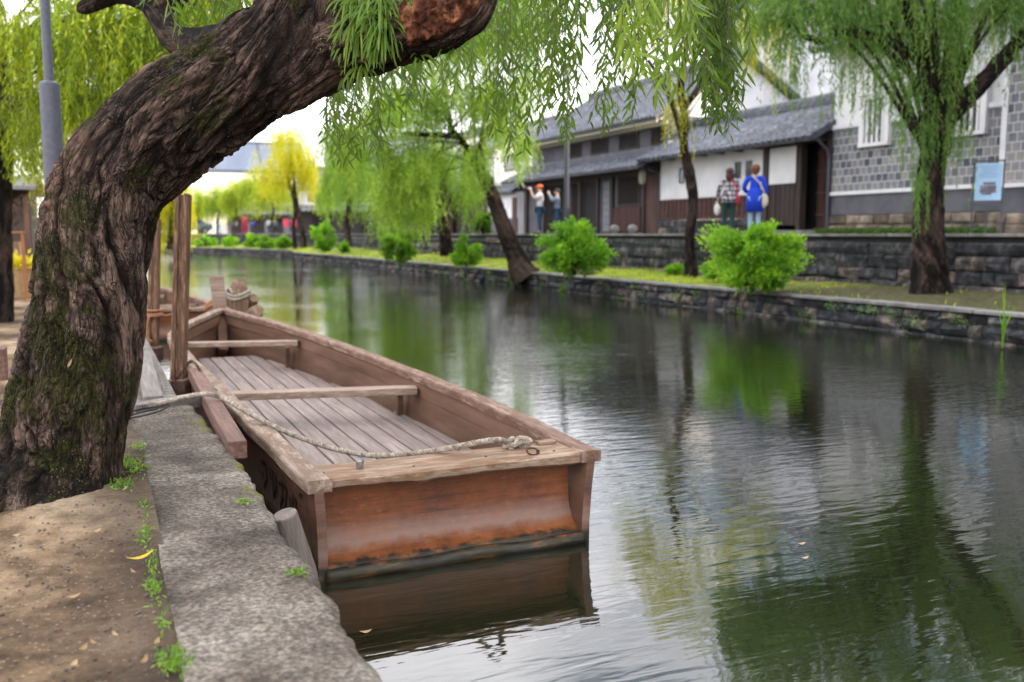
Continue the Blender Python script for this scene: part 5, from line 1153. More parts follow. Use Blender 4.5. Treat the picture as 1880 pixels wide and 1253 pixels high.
w4, J4 = person('woman in blue grey top raising a phone, half hidden behind the street lamp', L4, rz3, 1.58, arm, m_grv, m_jd, m_hairk, 'crop', sleeve=True)
mb = MB(); mb.box((0, 0, 0), (.15, .012, .075)); o = tag(mb.build('phone', m_whb, bevel=.003), 'phone held up by the woman behind the street lamp', 'phone'); o.location = loc2w(L4, rz3, (0, .33, 1.46)); o.rotation_euler.z = rz3
walk = {'knl': (-.055, .07, .29), 'anl': (-.057, .10, .06), 'toel': (-.06, .17, .04), 'anr': (.057, -.10, .06), 'toer': (.06, -.03, .02), 'elr': (.14, .03, .65), 'ell': (-.14, -.04, .65)}
far_p = [('distant walker in a blue top left of the dark shop row', 468, 104, m_bluet, m_jd, .4), ('distant walker in dark clothes far left by the cream facade', 383, 98, m_grv, m_jd, 1.2), ('distant walker in a white top by the cream facade', 404, 102, m_whb, m_jl, -1),
         ('distant walker in a lilac top between the shop posts', 432, 96, m_lil, m_jd, 2.0), ('distant person in white before the dark shop row', 494, 97, m_whb, m_jd, 2.8), ('distant person in grey under the shop eaves', 506, 99, m_grv, m_greenp, .2), ('distant person in a red top beside the twin trunk willow', 535, 100, m_red, m_jd, 1.5), ('distant person in cream right of the twin trunk willow', 574, 94, m_creamc, m_jd, -.5)]
for lab, px, d, a_, b_, r_ in far_p:
    q = atD(px, 430, d); person(lab, (q[0], q[1], Z), r_, 1.64, walk, a_, b_, m_hairk, 'crop', group='people walking at the canal bend', sub=1)
# ------------------------------------------------------------------ bark and trees
def barkmat(name, crev, mid, ridge_, moss=.5, lichen=.3):
    m = NT(name); co = m.coord(); v = m.attr(); n = m.noise(co, 60, 6, .7); vv = m.math('ADD', v, m.math('MULTIPLY', m.math('SUBTRACT', n, .5), .35))
    c = m.ramp(vv, [(.18, crev), (.42, mid), (.72, ridge_), (.92, tuple(min(1, k * 1.35) for k in ridge_))])  # weathered ridge tones; crevices darkened in colour to stand in for shade
    tint = m.noise(co, 3.1, 4, .6); c = m.mix(.7, c, m.ramp(tint, [(.32, (.60, .58, .58)), (.5, (1, .96, .92)), (.68, (1.35, 1.15, 1.05))]), 'MULTIPLY')
    if moss:
        g = m.noise(co, 3.6, 4, .6, .5); sz = m.n('SeparateXYZ', {0: co}); lo = m.n('MapRange', {'Value': sz.outputs[2], 'From Min': .5, 'From Max': 2.6, 'To Min': .02, 'To Max': -.05}).outputs[0]
        k = m.ramp(m.math('ADD', g, lo), [(.51, (0, 0, 0)), (.57, (moss,) * 3)]); c = m.mix(k, c, m.ramp(m.noise(co, 120, 3, .7), [(.35, (.008, .010, .003)), (.65, (.060, .062, .010))]))
    if lichen:
        vo = m.n('TexVoronoi', {'Vector': co, 'Scale': 95.0}); k = m.math('MULTIPLY', m.ramp(vo.outputs['Distance'], [(.18, (1, 1, 1)), (.30, (0, 0, 0))]), m.ramp(m.noise(co, 7, 5, .7), [(.5, (0, 0, 0)), (.62, (lichen,) * 3)]))
        c = m.mix(k, c, (.24, .22, .17, 1))
    bk = m.n('Attribute', attribute_name='bk').outputs['Vector']
    def crack(sc, w0, w1, det=2): return m.ramp(m.math('ABSOLUTE', m.math('SUBTRACT', m.noise(bk, sc, det, .5, .8), .5)), [(w0, (0, 0, 0)), (w1, (1, 1, 1))])
    k1, k2 = crack(26, .0, .035), crack(62, .0, .05, 3); kk = m.math('MULTIPLY', k1, m.math('ADD', m.math('MULTIPLY', k2, .6), .4))
    c = m.mix(m.math('SUBTRACT', 1.0, kk), c, m.mix(.85, c, (*crev, 1)))
    fl = m.noise(bk, 120, 5, .7); c = m.mix(.6, c, m.ramp(fl, [(.3, (.5, .5, .5)), (.7, (1.45, 1.42, 1.4))]), 'MULTIPLY')
    b = m.noise(co, 70, 6, .75); h = m.math('ADD', m.math('ADD', m.math('MULTIPLY', kk, .9), fl), m.math('MULTIPLY', b, .7))
    return m.out(m.pbr(color=c, rough=.93, spec=.18, normal=m.bump(h, 1.0, .012)))
m_bark = barkmat('willow_bark', (.005, .0036, .0026), (.040, .027, .0205), (.185, .132, .106), moss=.85, lichen=.7)
m_bark2 = barkmat('far_willow_bark', (.0025, .002, .0018), (.013, .0095, .008), (.075, .054, .043), moss=0, lichen=0)

def bark_tube(mb, P, rad, nu, nv, amp=.04, twist=1.6, ks=5.0, seed=0, close=False, flat=1.0, yell=None):
    """swept trunk with real ridges; P (n,3) control points, rad (n)"""
    S = spline(np.column_stack([P, rad]), nv); C, r = S[:, :3], S[:, 3]; T, A, B = frames(C)
    L = np.concatenate([[0], np.cumsum(np.linalg.norm(np.diff(C, axis=0), axis=1))]); th = np.arange(nu) * 2 * math.pi / nu
    s = L[:, None] + 0 * th[None]; r0 = r.mean(); t_ = th[None] + twist * s
    X = np.stack([np.cos(t_) * r0 * ks, np.sin(t_) * r0 * ks, s * ks * .30], -1) + seed * 3.1
    w1 = fbm(X * .8 + 5, 3) - .5; X2 = X + np.stack([w1 * 2.6, -w1 * 2.3, w1 * 1.2], -1)
    lo = fbm(X * .45 + 31, 2); big = ridged(X2 * .8 + 3)
    pa = np.clip(np.abs(2 * vn(X2 * np.array([1.1, 1.1, 1.0])) - 1) * 3.2, 0, 1); pb = np.clip(np.abs(2 * vn(X2 * np.array([2.4, 2.4, 4.2]) + 11) - 1) * 3.0, 0, 1)
    pc = np.clip(np.abs(2 * vn(X2 * np.array([5.4, 5.4, 11]) + 23) - 1) * 2.6, 0, 1); c = vn(X2 * np.array([11, 11, 16]) + 41); d = fbm(X2 * 22, 2)
    rz_ = .35 + .9 * np.clip((fbm(X * .5 + 77, 3) - .36) * 4, 0, 1)
    h = .9 * (lo - .5) + .60 * (big - .6) + .42 * (pa - .8) + rz_ * (.36 * (pb - .8) + .20 * (pc - .75) + .12 * (c - .5) + .06 * (d - .5))
    R_ = r[:, None] + amp * (r / r.max())[:, None] ** .5 * (h - .05)
    G = C[:, None] + A[:, None] * (np.cos(th)[None, :, None] * R_[:, :, None]) + B[:, None] * (np.sin(th)[None, :, None] * R_[:, :, None] * flat)
    att = np.clip(.02 + .34 * pa * (.35 + .65 * big) + .20 * pb + .12 * pc + .22 * (c - .4) + .32 * np.clip((big - .72) * 3, 0, 1) * (1.2 - rz_), 0, 1)
    i = np.arange(nv - 1)[:, None] * nu; j = np.arange(nu)[None]; k = (j + 1) % nu
    Q = np.stack([i + j, i + k, i + nu + k, i + nu + j], -1).reshape(-1, 4)
    mb.add(G.reshape(-1, 3), Q, [list(range(nu))[::-1], [(nv - 1) * nu + q for q in range(nu)]], a=att.ravel(), vec=np.stack([np.cos(t_) * r[:, None] + seed, np.sin(t_) * r[:, None], s * .2], -1) + (np.stack([w1, -w1, w1], -1) * .05) + (np.stack([c, d, c], -1) - .5) * .010)
    return G, C

# --- the big leaning willow in the foreground
D0 = 3.85
def sp(px, py, w_, d): return list(atD(px, py, d)) + [w_ / 2 / F_PX * d]
trunk = [sp(70, 960, 400, 3.80), sp(82, 905, 330, 3.80), sp(106, 840, 222, 3.82), sp(126, 760, 212, 3.84), sp(145, 680, 204, 3.86), sp(161, 590, 190, 3.88), sp(172, 490, 188, 3.9), sp(184, 405, 186, 3.9), sp(220, 320, 190, 3.9),
         sp(275, 267, 188, 3.9), sp(330, 220, 194, 3.88), sp(398, 180, 190, 3.86), sp(468, 140, 184, 3.84), sp(535, 98, 200, 3.8), sp(590, 52, 235, 3.78), sp(640, -20, 270, 3.75), sp(690, -120, 230, 3.7), sp(760, -240, 190, 3.6), sp(880, -380, 150, 3.5)]
trunk = np.array(trunk)
tw = thing('willow_tree', 'huge gnarled willow leaning across the upper left of the photo, with hanging leaves', 'tree', (trunk[0, 0], trunk[0, 1], ZQ)); tm = Matrix.Translation(tw.location).inverted()
def tpart(mb, nm, mat, smooth=True, lab=None, par=None):
    o = mb.build(nm, mat, par or tw, smooth); 
    if par is None: o.matrix_parent_inverse = tm
    if lab: o['label'] = lab
    return o
mb = MB(); bark_tube(mb, trunk[:, :3], trunk[:, 3], 520, 1050, amp=.058, twist=1.0, ks=7.5, seed=2)
tr = tpart(mb, 'trunk', m_bark)
mb = MB()
for pts, rr_ in (([(60, 930, 3.75), (10, 900, 3.6), (-60, 925, 3.4), (-140, 985, 3.3)], [.19, .15, .12, .06]), ([(150, 850, 3.8), (205, 862, 3.9), (250, 868, 4.05), (300, 870, 4.15)], [.10, .055, .03, .010]), ([(110, 900, 3.7), (60, 960, 3.5), (-20, 1010, 3.3), (-90, 1040, 3.2)], [.13, .07, .045, .02])):
    P = np.array([atD(*p) for p in pts]); P[1:, 2] = np.minimum(P[1:, 2], ZQ + .03 - .02 * np.arange(1, len(P))); bark_tube(mb, P, np.array(rr_), 90, 150, amp=.022, ks=11, seed=5)
tpart(mb, 'root', m_bark)
# hooked limb with the broken reddish end
limb = np.array([sp(600, 60, 190, 3.78), sp(660, 62, 165, 3.68), sp(725, 60, 128, 3.58), sp(790, 48, 118, 3.5), sp(845, 22, 108, 3.45), sp(872, -20, 88, 3.45), sp(868, -70, 70, 3.45)])
mb = MB(); Gl, Cl = bark_tube(mb, limb[:, :3], limb[:, 3], 240, 320, amp=.035, ks=9, seed=9); lb = tpart(mb, 'limb', m_bark)
m_rot = simple('broken_reddish_heartwood', [(0, (.010, .004, .003)), (.5, (.085, .027, .012)), (1, (.36, .15, .075))], 20, stretch=(1, 1, .5), detail=8, rough=.95, bump=1.0, bdist=.02, vary=.5, fine=3)
nv_, nu_ = Gl.shape[:2]; i0, i1 = int(nv_ * .56), int(nv_ * .90)
nrm = Gl - Cl[:, None]; nrm /= np.linalg.norm(nrm, axis=2)[:, :, None]; jc = int(np.argmax((nrm[(i0 + i1) // 2] @ (-_F + .55 * _U)))); w_ = int(nu_ * .20)
js = (np.arange(jc - w_, jc + w_ + 1)) % nu_; Gs = Gl[i0:i1][:, js]; Ns = nrm[i0:i1][:, js]
uu = np.linspace(-1, 1, Gs.shape[0])[:, None]; vv = np.linspace(-1, 1, Gs.shape[1])[None]; edge_ = 1 - np.maximum(np.abs(uu), np.abs(vv)) ** 2
edge_ = edge_ + .5 * (fbm(Gs * 14, 3) - .5)
nn = fbm(Gs * np.array([40, 40, 40]), 4); ng = ridged(Gs * np.array([55, 55, 16])); Gs = Gs + Ns * (.016 * np.clip(edge_ * 3, -1, 1) - .002 + .05 * (nn - .5) * np.clip(edge_ * 3, 0, 1) + .016 * ng * np.clip(edge_ * 3, 0, 1))[..., None]
mb = MB(); mb.grid(Gs, a=np.clip(.15 + nn * .6 + .3 * (ng - .5), 0, 1).ravel()); tpart(mb, 'broken_wood', m_rot, par=lb)
# dark back limb upper left
b1 = np.array([sp(470, 95, 150, 4.1), sp(420, 88, 95, 4.4), sp(355, 82, 60, 4.7), sp(318, 68, 50, 4.8), sp(296, 32, 46, 4.9), sp(268, 4, 38, 5.0), sp(215, -10, 34, 5.1), sp(160, 12, 26, 5.2), sp(146, 18, 12, 5.25)])
mb = MB(); bark_tube(mb, b1[:, :3], b1[:, 3], 80, 260, amp=.018, ks=14, seed=14); tpart(mb, 'limb', m_bark2)
b2_ = np.array([sp(640, -40, 170, 3.9), sp(760, -130, 110, 4.2), sp(940, -190, 80, 4.6), sp(1150, -200, 60, 5.0), sp(1350, -170, 40, 5.3), sp(1500, -120, 22, 5.4)])
mb = MB(); bark_tube(mb, b2_[:, :3], b2_[:, 3], 60, 240, amp=.015, ks=14, seed=15)
b3 = np.array([sp(760, -240, 150, 3.6), sp(900, -330, 110, 3.9), sp(1150, -420, 80, 3.6), sp(1400, -460, 50, 3.3)]); bark_tube(mb, b3[:, :3], b3[:, 3], 50, 160, amp=.012, ks=14, seed=16)
b4 = np.array([sp(296, 32, 46, 4.9), sp(380, -120, 60, 5.2), sp(260, -260, 50, 5.6), sp(60, -330, 30, 5.8)]); bark_tube(mb, b4[:, :3], b4[:, 3], 50, 160, amp=.012, ks=14, seed=17)
tpart(mb, 'limb', m_bark)

lf_near = leafmat('near_willow_leaf', (.012, .036, .006), (.060, .135, .013), (.22, .32, .04), .40, (.20, .30, .035))
lf_tuft = leafmat('tuft_willow_leaf', (.05, .11, .012), (.11, .21, .025), (.26, .34, .05), .35, (.25, .36, .05))
lf_mid = leafmat('mid_willow_leaf', (.028, .08, .012), (.105, .20, .022), (.27, .37, .05), .48, (.26, .40, .05))
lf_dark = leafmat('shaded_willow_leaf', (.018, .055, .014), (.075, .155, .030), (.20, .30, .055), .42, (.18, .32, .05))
lf_lime = leafmat('backlit_lime_willow_leaf', (.016, .045, .006), (.13, .22, .018), (.44, .48, .035), .5, (.38, .44, .02))  # near-black to yellow range paints golden backlight and deep shade into the leaves
lf_yel = leafmat('yellow_willow_leaf', (.10, .14, .006), (.27, .29, .008), (.50, .46, .010), .5, (.46, .44, .010))
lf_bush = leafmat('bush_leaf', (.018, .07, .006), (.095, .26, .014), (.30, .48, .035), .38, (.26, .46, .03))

rn = np.random.RandomState(21)
def fine_strands(specs, L, W, mat_tw, name, mat, spacing=.026, drift=.06, spread=.5, seed=0, par=None):
    """specs: (px_top, py_top, py_bot, depth, px_shift, v) one hanging twig each; leaves on real twigs"""
    rg = np.random.RandomState(seed); ml, mt = MB(), MB()
    for a, b, c, d, sh, v in specs:
        p0 = atD(a, b, d); p1 = atD(a + sh, c, d + rg.uniform(-.1, .1)); mid = (p0 + p1) / 2 + rg.normal(size=3) * np.array([.05, .05, .02])
        S = spline([p0, mid, p1], 16); Ls = np.sum(np.linalg.norm(np.diff(S, axis=0), axis=1)); n = max(3, int(Ls / spacing)); S2 = spline(S, n); T, A, B = frames(S2)
        mt.tube(S, np.linspace(.0028, .0009, 16), 4, cap=False, a=.5)
        k = np.arange(n); az = k * 2.4 + rg.uniform(0, 6); out = A * np.cos(az)[:, None] + B * np.sin(az)[:, None]
        D = T * .75 + out * spread + rg.normal(size=(n, 3)) * .18; D[:, 2] -= .25
        tt_ = k / n; leaf_add(ml, S2, D, L * rg.uniform(.7, 1.2, n) * (1 - .45 * tt_ ** 3), W * rg.uniform(.8, 1.2, n), np.clip(v + rg.normal(size=n) * .15, 0, 1), True, rg, .22)
    o = ml.build(name, mat, par or tw); 
    if par is None: o.matrix_parent_inverse = tm
    o2 = mt.build('twigs', mat_tw, o)
    return o
m_twig = flat('twig_bark', (.12, .11, .04), .7)
S_ = []
def zone(n, x0, x1, ytop, y0, y1, d0, d1, v0, v1, sh=15):
    for _ in range(n):
        x = rn.uniform(x0, x1); S_.append((x, ytop + rn.uniform(-30, 20), rn.uniform(y0, y1), rn.uniform(d0, d1), rn.uniform(-sh, sh), rn.uniform(v0, v1)))
def zl(n, pts, ytop, d0, d1, v0, v1, jit=25, sh=12):
    """twigs ending along the polyline pts (px,py)"""
    xs = [p[0] for p in pts]; ys_ = [p[1] for p in pts]
    for _ in range(n):
        x = rn.uniform(xs[0], xs[-1]); yb = np.interp(x, xs, ys_); yb = yb - abs(rn.normal()) * jit * 2.2
        S_.append((x, ytop, yb, rn.uniform(d0, d1), rn.uniform(-sh, sh), rn.uniform(v0, v1)))
zl(44, [(600, 330), (620, 300), (660, 300), (700, 330), (720, 250), (780, 190)], 90, 4.8, 6.2, .15, .5, 35, 28)
zl(52, [(720, 200), (800, 230), (900, 290), (960, 300), (1010, 230)], -40, 4.8, 6.6, .15, .55, 55, 20)
zl(34, [(1000, 230), (1060, 275), (1110, 270), (1135, 255), (1180, 210), (1210, 150)], -60, 4.2, 5.6, .2, .6, 45, 15)
zl(13, [(1175, 180), (1230, 205), (1250, 160)], -60, 2.9, 3.3, .6, .95, 40, 16)
zl(34, [(1285, 200), (1315, 260), (1345, 280), (1368, 150)], -80, 3.7, 4.3, .10, .5, 45, 8)
zl(20, [(880, 160), (1000, 120), (1180, 90), (1380, 60)], -120, 4.5, 6.0, .2, .6, 50, 18)
zl(30, [(235, 40), (320, 75), (400, 90), (450, 60)], -80, 4.5, 5.2, .3, .6, 20, 14)
fine_strands(S_, .10, .0155, m_twig, 'foliage', lf_near, spacing=.024, spread=.85, seed=4)
# grass-like sprout tufts on the trunk
ml = MB(); rg = np.random.RandomState(8)
def tuft(px, py, d, n, rad, Lr, v, dn=-.75):
    c = atD(px, py, d)
    for _ in range(int(n * .62)):
        o_ = rg.normal(size=3); o_ /= np.linalg.norm(o_); p = c + o_ * rad * rg.uniform(.1, 1); d0 = o_ * .7 + np.array([0, 0, dn * rg.uniform(.1, .7)]) - _F * .55 + _R * rg.uniform(-.35, .35)
        L_ = rg.uniform(*Lr); P = [p]; dd = d0 / np.linalg.norm(d0)
        for k in range(5): dd = dd + np.array([0, 0, -.28]); dd /= np.linalg.norm(dd); P.append(P[-1] + dd * L_ / 5)
        P = np.array(P); T, A, B = frames(P); sd_ = np.cross(T, _F); sd_ /= np.maximum(np.linalg.norm(sd_, axis=1), 1e-6)[:, None]; w_ = np.array([.5, 1, 1, .9, .6, .08]) * rg.uniform(.0028, .0048)
        G = np.stack([P - sd_ * w_[:, None], P + B * .0008, P + sd_ * w_[:, None]], 1); ml.grid(G, a=np.clip(v + rg.uniform(-.25, .3), 0, 1))
for a in ((685, 25, 3.50, 130, .055, (.09, .17), .5), (662, 40, 3.52, 120, .05, (.09, .18), .65), (705, 45, 3.45, 100, .045, (.09, .16), .45), (650, 0, 3.5, 90, .07, (.08, .15), .4), (700, -5, 3.42, 90, .08, (.08, .15), .35), (745, -20, 3.4, 26, .03, (.08, .13), .35), (645, 70, 3.55, 40, .04, (.07, .12), .7), (700, 80, 3.5, 60, .04, (.06, .12), .5), (610, 78, 3.6, 12, .03, (.05, .08), .85), (585, 70, 3.62, 7, .02, (.05, .08), .95), (640, 135, 3.66, 26, .05, (.05, .10), .4), (770, 108, 3.5, 26, .05, (.05, .09), .3), (830, 90, 3.5, 22, .05, (.05, .08), .3), (665, 120, 3.6, 40, .05, (.08, .13), .5)):
    tuft(*a)
tpart(ml, 'sprout_tuft', lf_tuft, smooth=False)
# crown above the picture (seen in the water, shades the bank)
ml = MB(); rg = np.random.RandomState(30)
curtain(ml, [(1.2, 4.2, 4.3, 1.4, 1.5, .8, 1.2), (2.8, 3.4, 4.5, 1.2, 1.0, .7, .5), (.0, 3.0, 4.4, 1.5, 1.3, .8, .8), (-.8, 5.5, 4.5, 1.4, 1.4, .8, 1), (2.3, 6.0, 4.6, .9, .9, .6, .25)], 900, .05, .10, .016, rg, (.4, 1.0), vbase=.4, cut=lambda P: P[:, 2] > 3.35 + .0 * P[:, 0])
tpart(ml, 'crown', lf_mid, smooth=False)

# --- other willows
def pt(px, py, d): return np.array(atD(px, py, d))
def willow(label, base, trunk_pts, limbs, lobes, n, L, W, spacing, lenr, mat, seed, vb=.5, group=None, extra=None, cut=None, nu=40, vr=.25, clus=6, name='willow_tree', bmat=None, spread=.5):
    """trunk_pts: (px,py,width_px) at depth base[2]; lobes: (px,py,depth, rx_px, ry_px, weight)"""
    d = base[2]; b = pt(base[0], base[1], d)
    t = thing(name, label, 'tree', b, group); m = Matrix.Translation(b.tolist()).inverted(); rg = np.random.RandomState(seed)
    P = np.array([pt(x, y, d + (e[0] if e else 0)) for x, y, w_, *e in trunk_pts]); r = np.array([q[2] / 2 / F_PX * d for q in trunk_pts])
    mb = MB(); Lh = np.sum(np.linalg.norm(np.diff(P, axis=0), axis=1)); bark_tube(mb, P, r, nu, max(30, int(Lh / .05)), amp=r.max() * .22, twist=.5, ks=2.2 / r.max() ** .7, seed=seed)
    o = mb.build('trunk', bmat or m_bark2, t, smooth=True); o.matrix_parent_inverse = m
    lo = []
    for x, y, dd, rx, ry, w_ in lobes:
        c = pt(x, y, dd); k = dd / F_PX; lo.append((*c, rx * k, rx * k * .9, ry * k, w_))
    tops = P[-1]
    for li in limbs:
        Q = np.array([pt(x, y, dd) for x, y, dd, w_ in li]); rr_ = np.array([w_ / 2 / F_PX * dd for x, y, dd, w_ in li])
        mb = MB(); bark_tube(mb, Q, rr_, 24, 50, amp=rr_.max() * .2, ks=3 / rr_.max() ** .6, seed=seed + 1); o = mb.build('limb', bmat or m_bark2, t, smooth=True); o.matrix_parent_inverse = m
    mb = MB()
    for c in lo:
        for k in range(2):
            e = np.array(c[:3]) + rg.normal(size=3) * np.array(c[3:6]) * .5; q0 = P[rg.randint(max(0, len(P) - 3), len(P))]; md = (q0 + e) / 2 + np.array([0, 0, .3]) * np.linalg.norm(e - q0) * .3
            S = spline([q0, md, e], 14); mb.tube(S, np.linspace(.020, .005, 14) * (r.min() / .10 + .3), 5)
    o = mb.build('branches', bmat or m_bark2, t); o.matrix_parent_inverse = m
    mb = MB(); curtain(mb, lo, n, spacing, L, W, rg, lenr, vbase=vb, vr=vr, clus=clus, cut=cut, spread=spread)
    if extra: extra(mb, rg)
    o = mb.build('foliage', mat, t); o.matrix_parent_inverse = m
    return t
def trunk_leaves(pts, n, L, W, vb):
    def f(mb, rg):
        for _ in range(n):
            i = rg.randint(len(pts)); x, y, dd, rx, ln = pts[i]; st = pt(x + rg.uniform(-rx, rx), y + rg.uniform(-15, 15), dd + rg.uniform(-.3, .2))
            P, T, idx, t_ = strands(st[None], np.array([ln * rg.uniform(.5, 1.1)]), rg.normal(size=(1, 3)) * np.array([.3, .3, 0]), .035, rg, drift=.1, sway=.03)
            D = T + rg.normal(size=P.shape) * .4; leaf_add(mb, P, D, L * rg.uniform(.7, 1.2, len(P)), W, np.clip(vb + rg.normal(size=len(P)) * .15 + rg.uniform(-.1, .1), 0, 1), False, rg)
    return f
G1 = 'willows along the terrace'
def t1cut(P):
    u_ = fbm(P * np.array([2.2, 2.2, .5]), 2); near = np.hypot(P[:, 0] - 12.9, P[:, 1] - 11.2) < .9
    lim = np.interp(P[:, 2], [2.6, 3.2, 3.8, 4.6, 5.4], [.10, .20, .40, .55, .85]); return near | (u_ * .9 + .1 * rs.uniform(size=len(P)) < lim)
willow('large dark willow at the right with forked limbs and leaves hanging down its trunk', (1710, 550, 15.8), [(1712, 562, 88), (1708, 535, 76), (1706, 480, 62), (1704, 400, 54), (1712, 300, 52), (1722, 230, 58), (1730, 195, 64)],
       [[(1730, 215, 15.8, 46), (1700, 150, 15.7, 30), (1690, 80, 15.5, 24), (1660, 0, 15.3, 20), (1640, -120, 15.2, 14)], [(1725, 225, 15.8, 46), (1790, 165, 15.6, 34), (1850, 100, 15.4, 30), (1900, 40, 15.2, 26), (1960, -60, 15, 16)], [(1700, 120, 15.7, 22), (1640, 80, 15.3, 18), (1560, 60, 15, 16), (1500, 75, 14.8, 13), (1450, 45, 14.6, 10)], [(1730, 210, 15.8, 40), (1750, 90, 15.9, 30), (1760, -60, 16, 22), (1740, -200, 16, 12)]],
       [(1480, 10, 14.6, 90, 55, 1.6), (1560, 0, 15, 90, 60, 1.5), (1640, -20, 15.4, 90, 60, 1.2), (1700, 30, 15.6, 70, 60, .9), (1790, 0, 15.6, 80, 70, 1.2), (1870, -30, 15.4, 70, 60, 1.1), (1420, -60, 15, 80, 60, 1.2), (1600, -150, 15.5, 180, 90, 2.2), (1760, -170, 16, 150, 90, 1.6), (1500, -170, 15.5, 150, 80, 1.6), (1700, 150, 15.5, 55, 60, .55), (1930, -120, 15.5, 110, 100, 1.4), (1640, -280, 15.8, 200, 90, 1.2)],
       2500, .125, .022, .042, (.6, 1.9), lf_dark, 41, vb=.55, group=G1, nu=130, vr=.3, extra=trunk_leaves([(1700, 230, 15.4, 45, 1.3), (1692, 320, 15.35, 14, .9), (1745, 220, 15.4, 45, .8), (1600, 60, 14.9, 60, 1.6), (1640, 120, 15.2, 40, 1.0), (1500, 120, 14.8, 70, .9)], 120, .11, .018, .5),
       cut=t1cut)
willow('slender straight willow with bare trunk between the two bright bushes', (1268, 505, 21.8), [(1270, 518, 28), (1268, 490, 22), (1266, 440, 19), (1272, 370, 18), (1266, 320, 20), (1256, 270, 15), (1258, 220, 13), (1250, 170, 14), (1260, 80, 10)],
       [[(1256, 260, 21.8, 14), (1230, 180, 21.6, 10), (1190, 110, 21.5, 7)], [(1256, 200, 21.8, 12), (1320, 110, 21.8, 9), (1380, 50, 21.8, 6)]],
       [(1240, 20, 21.8, 90, 60, 1), (1340, 10, 21.8, 80, 50, 1), (1395, 60, 21.8, 40, 40, .5), (1235, 190, 21.7, 34, 35, .22), (1180, 40, 21.7, 60, 50, .7), (1290, -80, 21.8, 140, 70, 1.2)], 650, .15, .026, .07, (.7, 1.7), lf_yel, 43, vb=.35, group=G1, nu=60)
willow('willow with strongly leaning curved trunk and wide bright crown, left of the round bush', (955, 492, 26.4), [(968, 512, 58), (960, 500, 48), (953, 483, 40), (940, 455, 33), (922, 410, 29), (906, 365, 27), (888, 325, 23), (874, 300, 19), (850, 262, 15), (828, 240, 13)],
       [[(838, 250, 25.4, 12), (790, 248, 25, 9), (740, 245, 24.8, 7)], [(828, 242, 25.4, 11), (822, 200, 25.4, 8), (810, 130, 25.4, 6)], [(870, 290, 25.5, 12), (900, 230, 25.8, 9), (940, 180, 26, 6)]],
       [(830, 175, 25.5, 100, 55, 1.5), (740, 215, 25, 75, 45, 1.1), (905, 200, 25.8, 75, 60, 1.2), (680, 275, 25, 50, 35, .6), (850, 290, 25.5, 85, 40, .8), (750, 320, 25.2, 65, 45, 1.1), (930, 270, 25.8, 50, 40, .6), (800, 90, 25.5, 130, 60, 1.5), (920, 60, 25.8, 100, 60, 1.3), (980, 130, 26, 40, 40, .4), (750, 30, 25, 90, 50, 1.0), (880, -20, 25, 110, 50, 1.1), (1000, 20, 25.5, 60, 50, .6), (640, 240, 25.4, 50, 25, .35), (720, 360, 26.5, 40, 30, .5), (780, 380, 27, 40, 25, .4), (700, 180, 25.5, 60, 40, .8), (620, 290, 26, 25, 22, .2)], 5000, .16, .036, .062, (.4, 1.3), lf_mid, 44, vb=.66, vr=.4, clus=12, group=G1, nu=70, spread=.7)
willow('dark stemmed willow with low drooping curtain behind the leaning trunk', (820, 462, 34), [(820, 470, 26), (818, 430, 22), (820, 390, 20), (815, 340, 16), (810, 290, 12)],
       [[(815, 350, 34, 14), (770, 320, 34, 9), (740, 330, 33.5, 6)]],
       [(745, 330, 33.5, 50, 50, 1.2), (800, 300, 34, 60, 50, 1), (715, 370, 33, 28, 28, .6), (850, 330, 34.5, 40, 40, .6), (640, 300, 34, 40, 30, .3)], 1300, .19, .034, .08, (.7, 2.0), lf_mid, 45, vb=.42, group=G1)
willow('willow with narrow drooping crown left of the low dark bush', (640, 447, 48), [(640, 452, 14), (638, 420, 11), (641, 380, 10), (636, 330, 8), (640, 290, 6)], [],
       [(640, 290, 48, 45, 35, 1.4), (612, 320, 48, 22, 25, .6), (668, 320, 48, 24, 25, .7), (640, 250, 48, 40, 25, .7)], 1150, .24, .042, .11, (1.0, 2.7), lf_mid, 46, vb=.5, group=G1)
t6 = willow('twin trunk willow with glowing yellow crown farther down the terrace', (548, 452, 62), [(558, 460, 13), (556, 430, 9), (549, 400, 7), (545, 370, 6), (538, 330, 5)], [[(542, 458, 62, 9), (539, 420, 62, 7), (541, 380, 62, 6), (530, 330, 62, 7)]],
       [(520, 290, 62, 52, 38, 1.3), (545, 300, 62, 35, 45, 1.4), (500, 320, 62, 35, 30, .8), (528, 250, 62, 32, 25, .9), (565, 320, 62, 18, 30, .6)], 1300, .26, .048, .12, (.8, 2.2), lf_yel, 47, vb=.62, group=G1)
for px, py, d, w_, h_, top, seed, lab, mt, vb in ((500, 437, 84, 38, 45, 335, 51, 'small distant willow left of the twin trunk one', lf_lime, .5), (470, 436, 90, 32, 40, 325, 52, 'distant willow with olive crown before the dark shop row', lf_lime, .35), (432, 436, 92, 30, 35, 340, 53, 'distant yellow green willow left of the dark shop row', lf_lime, .6),
                                                ((400), 436, 95, 36, 38, 352, 54, 'distant rounded willow before the cream facade', lf_lime, .45), (365, 436, 98, 26, 30, 355, 55, 'most distant willow just right of the tall near post', lf_lime, .6), (605, 440, 78, 26, 34, 330, 57, 'distant willow between the yellow and narrow drooping ones', lf_mid, .5)):
    willow(lab, (px, py, d), [(px, py + 6, 5), (px - 1, py - 25, 4), (px + 2, py - 50, 4), (px, py - 80, 3)], [], [(px, top + 8, d, w_ * .75, h_ * .6, 1), (px - w_ * .4, top + 25, d, w_ * .55, h_ * .5, .8), (px + w_ * .4, top + 22, d, w_ * .55, h_ * .5, .8)], 640, .34, .085, .2, (.8, 2.2), mt, seed, vb=vb, group='distant willows at the canal bend')
